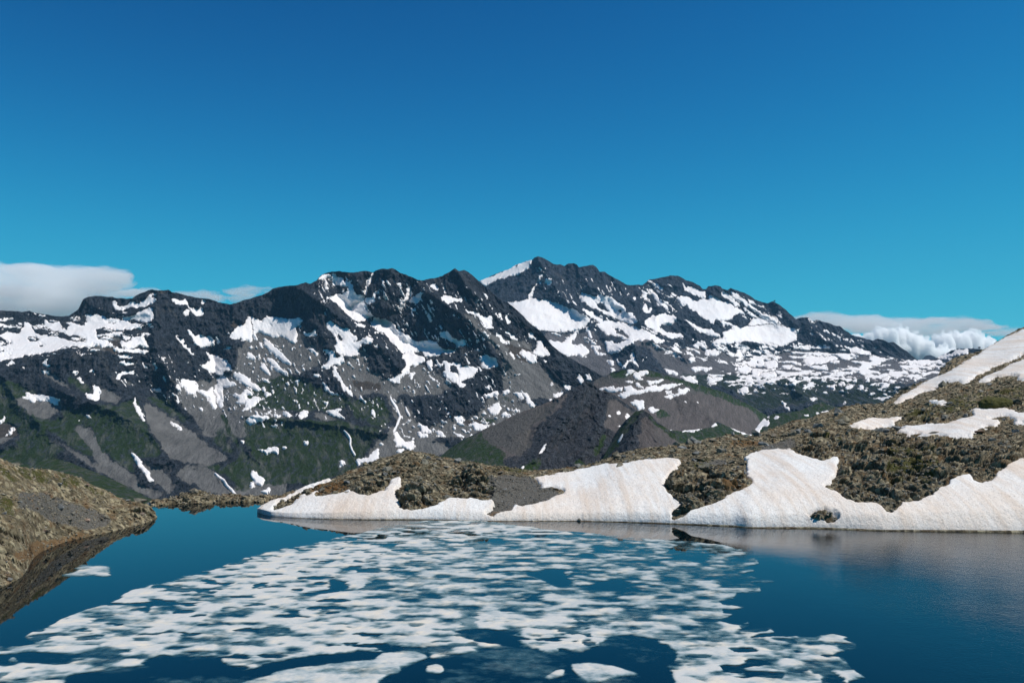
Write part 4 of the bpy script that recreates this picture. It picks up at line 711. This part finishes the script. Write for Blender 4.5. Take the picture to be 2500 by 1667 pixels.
FL = [(P('W1',465,685,560,693,640,690,780,683,850,694,900,682,912,655,880,648,922,620,820,606,760,610,700,600,600,625,640,640,600,665), 'small white ice floe alone on the water near the left bank'),
 (P('W2',-60,1568,200,1500,420,1440,560,1425,720,1410,860,1395,1050,1370,1120,1320,1300,1310,1400,1310,1480,1340,1480,1370,1400,1400,1250,1440,1270,1470,1180,1500,1080,1560,1040,1700,-60,1700), 'long thick creamy ice floe at the bottom left of centre, cut off by the frame'),
 (P('W3',420,1520,520,1470,620,1460,600,1490,480,1535), 'little ice floe in dark water at the bottom, left of a larger one'), (P('W3',640,1410,800,1400,1000,1430,1220,1495,1050,1520,900,1560,780,1560,700,1500), 'blurred drop-shaped ice floe in the dark water at the bottom centre'),
 (P('W2',1480,1430,1560,1410,1640,1440,1600,1490,1480,1480), 'small round ice floe just right of the long creamy floe'), (P('W1',45,1388,100,1358,140,1365,135,1388,90,1392), 'tiny ice floe at the lower left edge beside the ice sheet'), (P('W1',1340,1383,1400,1378,1400,1388,1360,1392), 'sliver of ice floating in open water below the ice sheet')]
for pl, lab in FL:
    a = np.array(pl); a[:, 1] = np.minimum(a[:, 1], 1690); wxs, wys = on_water(a[:, 0], a[:, 1])
    n1_, n2_ = 150, 110; X_, Y_ = np.meshgrid(np.linspace(wxs.min() - 1, wxs.max() + 1, n1_), np.linspace(wys.min() - 1, wys.max() + 1, n2_))
    qx, qy = project(X_, Y_, 0 * X_)
    a1 = fbm(X_, Y_, 0 * X_, 1.5, 4, .6, seed=601)
    off = max(0, a[:, 1].max() - 1660)
    mm_ = samp(blur(fill([[(u, v - off) for u, v in pl]]), 1.6), qx + a1 * 8, qy - off + a1 * 3)
    tk = np.clip(sstep(.12, .98, mm_) * (.80 + .75 * fbm(X_ * .7, Y_, 0 * X_, 1.6, 5, .6, seed=603)), 0, 1)
    tag(ice_obj('ice_floe', tk, X_, Y_), lab, 'ice floe')

# ------------------------------------------------------------------ boulders
def hull(seed, flat=.6, n=16):
    r = random.Random(seed); bm = bmesh.new()
    for _ in range(n):
        v = Vector((r.gauss(0, 1), r.gauss(0, 1), r.gauss(0, 1))).normalized(); k = .8 + .3 * r.random()
        bm.verts.new((v.x * k * .5, v.y * k * .42, v.z * k * .5 * flat))
    bmesh.ops.convex_hull(bm, input=bm.verts); bmesh.ops.delete(bm, geom=[v for v in bm.verts if not v.link_faces], context='VERTS')
    bmesh.ops.triangulate(bm, faces=bm.faces[:]); bmesh.ops.recalc_face_normals(bm, faces=bm.faces[:])
    bm.verts.index_update(); V = np.array([v.co[:] for v in bm.verts]); Fc = np.array([[v.index for v in f.verts] for f in bm.faces]); bm.free(); return V, Fc
PRO = [hull(900 + k, random.choice([.35, .5, .65, .8]), random.choice([12, 14, 18])) for k in range(14)]
MESHES = {}
def bmesh_for(k, mt):
    if (k, mt) not in MESHES: MESHES[(k, mt)] = mesh_np('boulder', PRO[k][0], PRO[k][1], M[mt], smooth=False, me_only=True)
    return MESHES[(k, mt)]
def scaled(G, j, i): return G.V[j, i]
def put(G, px, py, wpx, mt, label, group=None, k=None, asp=1.0, rot=None, name='boulder', cat='boulder', flat=1.0):
    j, i = G.find(px, py); p = G.V[j, i]; s = wpx * p[1] / F
    k = random.randrange(len(PRO)) if k is None else k
    o = bpy.data.objects.new(name, bmesh_for(k, mt)); COL.objects.link(o)
    o.location = (p[0], p[1], p[2] + s * .12); o.scale = (s, s * .9, s * asp * flat)
    o.rotation_euler = (random.uniform(-.3, .3), random.uniform(-.3, .3), random.uniform(0, 6.28) if rot is None else rot)
    tag(o, label, cat, group); return o
def C_(k, x, y): ox, oy = ORG[k]; return ox + x * K, oy + y * K
named = [
 (GN,'C7',1052,820,32,'stone','upright pyramid shaped boulder standing at the top edge of the snow bank',1.5), (GN,'C7',620,1010,14,'stone','small round boulder sitting alone on the snow beside the grey gravel tongue',1.0), (GN,'C7',718,1240,10,'stone','little dark stone on the snow right at the waterline',1.0),
 (GN,'C8',1700,430,30,'stone','large dark boulder with pale top above the curving snow patch',1.5), (GN,'C8',1150,530,30,'stone_grey','square grey block at the left end of the curving snow patch',1.2), (GN,'C8',1310,505,34,'stone_grey','flat grey slab lying on the snow right of the square block',.5),
 (GN,'C8',1985,540,36,'stone_red','reddish brown flat boulder at the lower edge of the curving snow patch',.8), (GN,'C8',2080,605,24,'stone_grey','pale grey boulder below the reddish brown one',1.0), (GN,'C8',1542,492,10,'stone_grey','small grey stone alone on the curving snow patch',1.0), (GN,'C8',1600,552,38,'stone','long dark slab on the lower rim of the curving snow patch',.4),
 (GN,'C8',1280,560,22,'stone','ochre block below the flat grey slab',1.0), (GN,'C8',1345,590,30,'stone','dark block under the ochre block',.9), (GN,'C8',490,540,30,'stone_grey','big pale grey slab in the crest rubble right of centre',.9), (GN,'C8',400,560,30,'stone','dark fronted boulder left of the pale slab',.8), (GN,'C8',220,620,26,'stone','dark boulder above the snow bank between the two outcrops',.9),
 (GN,'C6',978,950,18,'stone','dark round boulder on the left skyline of the central mound',1.2), (GN,'C6',1170,1010,30,'stone','overhanging olive boulder on the upper left of the central mound',1.1), (GN,'C6',298,1265,16,'stone','grey green boulder at the top of the rock strip on the snow tongue',.9), (GN,'C6',720,1205,16,'stone','grey boulder between rust rubble and the snow tongue',.9), (GN,'C6',826,1192,16,'stone','boulder poking out of the snow left of the olive outcrop',.8), (GN,'C6',240,1310,18,'stone','dark boulder at the low end of the rock strip on the snow tongue',1.0),
 (GN,'C7',705,812,30,'stone_grey','long pale boulder on the crest above the wide snow slope',.7), (GN,'C7',2230,630,26,'stone','dark faced boulder on the crest above the second snow slope',1.1), (GN,'C7',1085,725,16,'stone_grey','pale boulder on the crest right above the pyramid shaped one',1.0), (GN,'C7',1990,580,16,'stone_grey','pale flat boulder in the crest rubble above the big outcrop',.7), (GN,'C6',2095,1040,22,'stone','olive boulder at the right end of the central mound crest',1.0), (GN,'C6',1550,945,12,'stone_grey','pale stone near the top of the central mound',1.0),
 (GN,'C8',1190,1225,16,'stone','brown stone at the tip of the big right outcrop',.8),
 (GL,'C5',1150,1245,34,'stone','big dark boulder on the skyline at the tip of the left bank',1.1), (GL,'C5',500,1325,24,'stone_grey','grey blue boulder in the gravel of the left bank',1.0), (GL,'C5',595,1370,20,'stone_bank','flat yellow stone below the grey blue boulder',.6), (GL,'C5',722,1422,18,'stone_red','flat orange stone low on the left bank',.6), (GL,'C5',650,1078,18,'stone_bank','pale yellow slab on the mossy top of the left bank',.8), (GL,'C5',130,970,24,'stone_bank','pale slab on the skyline of the left bank',.6), (GL,'C5',160,1275,18,'stone_grey','pale grey stone at the left edge of the gravel patch',.7), (GL,'C5',430,1230,22,'stone_bank','ochre boulder above the grey gravel of the left bank',.8), (GL,'C5',715,1145,16,'stone_red','small reddish stone near the crest of the left bank',.8),
 (GB,'C5',1600,1215,26,'stone_bank','largest boulder in the middle of the outlet bar',1.2), (GB,'C5',1400,1240,16,'stone_bank','pale boulder near the left end of the outlet bar',1.0), (GB,'C5',1720,1225,16,'stone_bank','squarish boulder right of the largest one on the outlet bar',1.0)]
for G, kk, x, y, wp, mt, lab, asp in named:
    px, py = C_(kk, x, y); put(G, px, py, wp, mt, lab, asp=asp)
# mossy knoll
def knoll(px, py, wpx, label):
    j, i = GN.find(px, py); p = GN.V[j, i]; s = wpx * p[1] / F
    bm = bmesh.new(); bmesh.ops.create_icosphere(bm, subdivisions=5, radius=.5)
    V = np.array([v.co[:] for v in bm.verts]); Fc = np.array([[v.index for v in f.verts] for f in bm.faces]); bm.free()
    r = 1 + .18 * fbm(V[:,0], V[:,1], V[:,2], .35, 5, .6, seed=9) + .05 * fbm(V[:,0], V[:,1], V[:,2], .06, 3, .6, True, seed=4)
    V = V * r[:, None] * np.array([s, s * .8, s * .55]) + p + np.array([0, 0, s * .02])
    o = mesh_np('mossy_knoll', V, Fc, M['near'], attrs={'cls': np.tile([0, .75, 0], (len(V), 1))}); tag(o, label, 'rock'); return o
knoll(*C_('C8', 2125, 315), 80, 'domed mossy green rock knoll above the curving snow patch')
# many more, each its own object
def place(G, px, py, f):
    if G is GL: return ('on the mossy top of the left bank' if f < .3 else 'on the gravel slope of the left bank' if f < .65 else 'just above the water on the left bank') + (', towards its tip' if px > 230 else ', near the frame edge' if px < 110 else '')
    if G is GB: return ['at the left end of the outlet bar', 'left of the middle of the outlet bar', 'right of the middle of the outlet bar', 'at the right end of the outlet bar'][min(int((px - 352) / 100), 3)]
    if px < 1330: return ('on the crest' if f < .3 else 'on the flank' if f < .65 else 'at the foot') + (' of the central mound, its left side' if px < 900 else ' of the central mound, under its top' if px < 1080 else ' of the central mound, its right side')
    if px < 1680: return 'on the crest above the first wide snow slope'
    if px < 1830: return 'in the rubble above the outcrop between the snow slopes'
    if px < 1960: return 'in the crest rubble above the second snow slope'
    if f < .35: return 'under the steep snow slope' if px > 2200 else 'on the skyline crest left of the steep snow slope'
    if f < .62: return 'around the curving snow patch, right part' if px > 2250 else 'around the curving snow patch, left part'
    return 'low on the big right outcrop'
def scatter(G, n, accept, wr, mts, label, group, ylim=None, xr=None):
    c = 0; tries = 0
    while c < n and tries < n * 60:
        tries += 1
        i = random.randrange(G.nx); j = random.randrange(2, G.ny)
        if not accept(G, j, i): continue
        px, py = G.PX[j, i], G.PY[j, i]
        if px < -8 or px > 2508: continue
        if xr and not (xr[0] < px < xr[1]): continue
        if random.random() > (G.ys[i] - G.yt[i]) / np.max(G.ys - G.yt) * 1.5 + .1: continue
        wpx = wr[0] + (wr[1] - wr[0]) * random.random() ** 2.2
        mt = random.choice(mts); asp = random.uniform(.7, 1.1)
        col = {'stone': 'olive brown', 'stone_grey': 'grey', 'stone_red': 'reddish', 'stone_bank': 'ochre'}[mt]
        size = 'large' if wpx > .55 * (wr[0] + wr[1]) else ('middling' if wpx > wr[0] + .2 * (wr[1] - wr[0]) else 'small')
        f = (py - G.yt[i]) / (G.ys[i] - G.yt[i]); lab = label.format(size=size, col=col, where=place(G, px, py, f))
        put(G, px, py, wpx, mt, lab, group, asp=asp); c += 1
ok_rub = lambda G, j, i: G.sm[j, i] < .12 and G.om[j, i] < .6 and G.gm[j, i] < .6
ok_out = lambda G, j, i: G.sm[j, i] < .1 and G.om[j, i] > .6
ok_any = lambda G, j, i: G.sm[j, i] < .2
scatter(GN, 60, ok_rub, (9, 26), ['stone', 'stone', 'stone_grey'], '{size} angular {col} boulder {where}', 'boulders on the central mound', xr=(700, 1330))
scatter(GN, 125, ok_rub, (9, 34), ['stone', 'stone', 'stone_grey'], '{size} angular {col} boulder {where}', 'boulders on the right hillside', xr=(1330, 2500))
scatter(GL, 45, ok_any, (8, 20), ['stone_bank', 'stone_bank', 'stone_red', 'stone_grey'], '{size} {col} stone {where}', 'stones on the left bank')
scatter(GB, 28, ok_any, (8, 16), ['stone_bank', 'stone'], '{size} {col} boulder {where}', 'boulders on the outlet bar')
def rubble(G, n, accept, wr, mt, name, label):
    Vs, Fs = [], []; base = 0; cand_j = rng.integers(1, G.ny, n * 6); cand_i = rng.integers(0, G.nx, n * 6); c = 0
    hgt = (G.ys - G.yt) / np.max(G.ys - G.yt)
    for j, i in zip(cand_j, cand_i):
        if c >= n: break
        if rng.random() > hgt[i] + .05: continue
        if not accept(G, j, i): continue
        V, Fc = PRO[rng.integers(len(PRO))]; p = G.V[j, i]; s = (wr[0] + (wr[1] - wr[0]) * rng.random() ** 2.5) * p[1] / F
        a = rng.random() * 6.28; b_ = (rng.random() - .5) * .9; R = np.array([[math.cos(a), -math.sin(a), 0], [math.sin(a), math.cos(a), 0], [0, 0, 1]]) @ np.array([[1, 0, 0], [0, math.cos(b_), -math.sin(b_)], [0, math.sin(b_), math.cos(b_)]])
        Vs.append((V * s * np.array([1.1, .9, .9])) @ R.T + p + np.array([0, 0, s * .10])); Fs.append(Fc + base); base += len(V); c += 1
    o = mesh_np(name, np.concatenate(Vs), np.concatenate(Fs), M[mt], G.root, smooth=False); o['kind'] = 'stuff'; o['label'] = label; return o
rubble(GN, 16000, ok_rub, (2.2, 10), 'stone', 'rubble', 'loose olive and brown rubble')
rubble(GN, 5000, ok_out, (3, 13), 'stone', 'broken_rock', 'broken blocks on the outcrops')
rubble(GN, 7500, lambda G, j, i: G.gm[j, i] > .5 and G.sm[j, i] < .2, (2.2, 7), 'stone_grey', 'gravel', 'grey gravel tongues')
rubble(GN, 160, lambda G, j, i: .2 < G.sm[j, i] < .75, (2, 6), 'stone', 'grit', 'dark stones melting out at the snow edge')
rubble(GL, 6500, ok_any, (2.0, 9), 'stone_bank', 'rubble', 'loose ochre stones')
rubble(GB, 1400, ok_any, (2.5, 10), 'stone_bank', 'rubble', 'loose stones of the bar')

# ------------------------------------------------------------------ lift stations on the far ridge
mm2, N, L, b = mat('station cladding'); b.inputs['Base Color'].default_value = (.05, .055, .065, 1); b.inputs['Roughness'].default_value = .6; M['station'] = mm2
def box(c, s):
    c = np.array(c, float); s = np.array(s, float) / 2
    V = np.array([[x, y, z] for x in (-1, 1) for y in (-1, 1) for z in (-1, 1)]) * s + c
    return V, np.array([[0,1,3,2],[4,6,7,5],[0,4,5,1],[2,3,7,6],[0,2,6,4],[1,5,7,3]])
def part(name, bxs, root, m_='station'):
    Vs, Fs, b0 = [], [], 0
    for c, s in bxs:
        V, Fq = box(c, s); Vs.append(V); Fs.append(Fq + b0); b0 += 8
    return mesh_np(name, np.concatenate(Vs), np.concatenate(Fs), M[m_], root, smooth=False)
def station(px, py, D, label, s=1.0, long=False):
    x, y, z = at(px, py, D); r = empty('lift_station', (float(x), float(y), float(z)))
    part('cabin', [((0, 0, 14*s), (16*s, 12*s, 8*s)), ((0, 0, 19*s), (10*s, 8*s, 3*s))], r)
    part('roof', [((0, 0, 21.5*s), (19*s, 14*s, 1.4*s))], r)
    part('mast', [((-5*s, 0, 3*s), (2*s, 2*s, 15*s)), ((5*s, 0, 3*s), (2*s, 2*s, 15*s))], r)
    if long: part('platform', [((-26*s, 0, 2*s), (60*s, 10*s, 4*s)), ((-50*s, 0, 7*s), (9*s, 8*s, 8*s))], r)
    tag(r, label, 'lift station')
station(1891, 738, 7640, 'tiny lift station on the rocky crest right of the glaciers', .8)
station(2391, 853, 6640, 'tiny lift station with a long platform on the crest beside the steep snow slope', .9, True)

# ------------------------------------------------------------------ clouds
def cloud_mat(name, dens):
    m, N, L, b = mat(name); L.remove(b.outputs[0].links[0]); N.remove(b)
    o_ = [n for n in N if n.type == 'OUTPUT_MATERIAL'][0]
    v = N.new('ShaderNodeVolumeScatter'); v.inputs['Color'].default_value = (.997, .997, .997, 1); v.inputs['Density'].default_value = dens
    if name == 'cloud veil':
        n_ = noise(N, L, wpos(N, L, (1/2200, 1/2200, 1/300)), 1.0, 5, .6)
        L.new(math_(N, L, 'MULTIPLY', ramp(N, L, n_, [(.36, .08), (.62, 1.0)]), dens), v.inputs['Density'])
    L.new(v.outputs[0], o_.inputs['Volume']); return m
M['cumulus'] = cloud_mat('cumulus', .012); M['veil'] = cloud_mat('cloud veil', .0013)
bm = bmesh.new(); bmesh.ops.create_icosphere(bm, subdivisions=3, radius=1); IV = np.array([v.co[:] for v in bm.verts]); IF = np.array([[v.index for v in f.verts] for f in bm.faces]); bm.free()
def cloud(name, label, puffs, D, m_, group=None):
    Vs, Fs, b0 = [], [], 0
    for px, py, rx, ry, dd in puffs:
        x, y, z = at(px, py, D + dd); k = D / F
        n = .10 * fbm(IV[:,0] + px, IV[:,1] + py, IV[:,2], .8, 3, seed=3)
        Vs.append(IV * (1 + n[:, None]) * np.array([rx * k, max(rx, ry) * k * .8, ry * k]) + np.array([x, y, z])); Fs.append(IF + b0); b0 += len(IV)
    o = mesh_np(name, np.concatenate(Vs), np.concatenate(Fs), M[m_])
    vox = (1.6 if m_ == 'cumulus' else 3.0) * D / F
    md = o.modifiers.new('skin', 'REMESH'); md.mode = 'VOXEL'; md.voxel_size = vox; md.use_smooth_shade = True
    dg = bpy.context.evaluated_depsgraph_get(); me = bpy.data.meshes.new_from_object(o.evaluated_get(dg)); o.modifiers.clear(); o.data = me
    if not me.materials: me.materials.append(M[m_])
    n_ = len(me.vertices); v = np.empty(n_ * 3, np.float32); me.vertices.foreach_get('co', v); v = v.reshape(-1, 3)
    q = v / (D / F)
    dz = fbm(q[:,0], q[:,1], q[:,2], 14 if m_ == 'cumulus' else 34, 5, .62, seed=5) * (3.0 if m_ == 'cumulus' else 10.0) * D / F
    v[:, 2] += dz; v[:, 0] += .5 * dz; me.vertices.foreach_set('co', v.ravel()); me.update()
    tag(o, label, 'cloud', group)
def body(outline, base, n, seed):
    r = random.Random(seed); a = np.array(outline); o = []
    for q in range(n):
        x = a[:,0].min() + (a[:,0].max() - a[:,0].min()) * (q + .5) / n; y = float(np.interp(x, a[:,0], a[:,1])); h = (base - y - 12) / 2
        if h > 4: o.append((x, y + 12 + h, 17, h, r.uniform(-200, 200)))
    return o
def heap(outline, base, n, r0, r1, seed):
    r = random.Random(seed); a = np.array(outline); o = []
    x0, x1 = a[:,0].min(), a[:,0].max()
    for q in range(n):
        x = r.uniform(x0, x1); yt_ = float(np.interp(x, a[:,0], a[:,1])); u = r.random() ** 1.2; rr = r.uniform(r0, r1) * (.8 + 1.2 * u)
        o.append((x, yt_ + rr * .8 + u * max(base - yt_ - rr, 0), rr, rr * r.uniform(.75, 1.0), r.uniform(-300, 300)))
    return o
cl1 = P('C4',1000,440,1060,360,1120,300,1200,290,1290,285,1380,300,1450,340,1500,370,1560,390,1600,450,1680,450,1760,490,1800,520)
cl2 = P('C4',1600,400,1650,350,1740,335,1830,340,1900,318,1960,335,2020,370,2080,400,2140,440,2200,470)
cloud('cumulus_cloud', 'tall white cumulus cloud over the pass, left of the other', heap(cl1, 890, 130, 5, 13, 1) + body(cl1, 895, 14, 21), 26000, 'cumulus')
cloud('cumulus_cloud', 'white cumulus cloud over the pass, right of the taller one', heap(cl2, 880, 110, 5, 12, 2) + body(cl2, 895, 13, 22), 27000, 'cumulus')
cloud('cumulus_cloud', 'low white cloud edge rising behind the descending ridge', heap(P('C4',900,400,960,378,1040,390,1100,430), 840, 30, 5, 9, 4), 28000, 'cumulus')
def veil(outline_top, outline_bot, n, rx, ry, seed):
    r = random.Random(seed); a, b_ = np.array(outline_top), np.array(outline_bot); o = []
    for q in range(n):
        x = r.uniform(a[:,0].min(), a[:,0].max()); y0 = np.interp(x, a[:,0], a[:,1]); y1 = np.interp(x, b_[:,0], b_[:,1]); h = max(y1 - y0, 2)
        yy = y0 + h * (.15 + .7 * r.random()); k_ = r.uniform(.5, 1.2)
        o.append((x, yy, rx * k_, min(ry * k_, h * .5) * r.uniform(.5, 1), r.uniform(-1500, 1500)))
    return o
cloud('veil_cloud', 'flat pale cloud veil spread behind the two cumulus clouds', veil(P('C4',560,250,700,205,850,235,1300,250,1700,240,2050,290,2100,320), P('C4',560,300,850,330,1200,420,1700,420,2100,330), 210, 42, 13, 5), 34000, 'veil')
cloud('veil_cloud', 'faint cloud veil at the right edge above the snow slope', veil(P('C4',2050,360,2200,320,2400,325), P('C4',2050,400,2200,440,2400,420), 30, 26, 7, 6), 34000, 'veil')
cloud('veil_cloud', 'broad soft white cloud at the left edge above the massif', veil([(-420, 655), (-200, 635), (60, 637), (130, 640), (200, 645), (262, 655), (290, 668)], [(-420, 700), (-200, 740), (60, 730), (150, 752), (230, 735), (290, 690)], 620, 46, 17, 7), 34000, 'veil')
cloud('veil_cloud', 'thin haze streak below the broad left cloud', veil([(-300, 700), (80, 690), (200, 690)], [(-300, 760), (100, 790), (200, 780)], 230, 60, 12, 8), 34000, 'veil')
cloud('veil_cloud', 'low white cloud tip left of the flat topped peak', veil(P('C1',880,360,1050,365,1200,350,1260,365), P('C1',880,430,1260,430), 60, 26, 7, 9), 33000, 'veil')
cloud('veil_cloud', 'small white cloud tip behind the left ridge saddle', veil(P('C1',1420,385,1600,360,1720,350,1800,400), P('C1',1420,430,1800,470), 60, 22, 7, 10), 33000, 'veil')
cloud('veil_cloud', 'faint wispy cloud above the left saddle', veil(P('C1',1900,345,2050,320,2240,350), P('C1',1900,460,2240,390), 30, 26, 6, 11), 33000, 'veil')

# ------------------------------------------------------------------ air
hb = box((0, 4850, 600), (18600, 10300, 1980))
mh, N, L, b = mat('haze'); L.remove(b.outputs[0].links[0]); N.remove(b)
o_ = [n for n in N if n.type == 'OUTPUT_MATERIAL'][0]
pv = N.new('ShaderNodeVolumePrincipled'); pv.inputs['Color'].default_value = (.24, .56, .86, 1); pv.inputs['Density'].default_value = HAZE; L.new(pv.outputs[0], o_.inputs['Volume'])
o = mesh_np('haze', hb[0], hb[1], mh, smooth=False); tag(o, 'thin blue mountain haze', None, None, 'stuff')
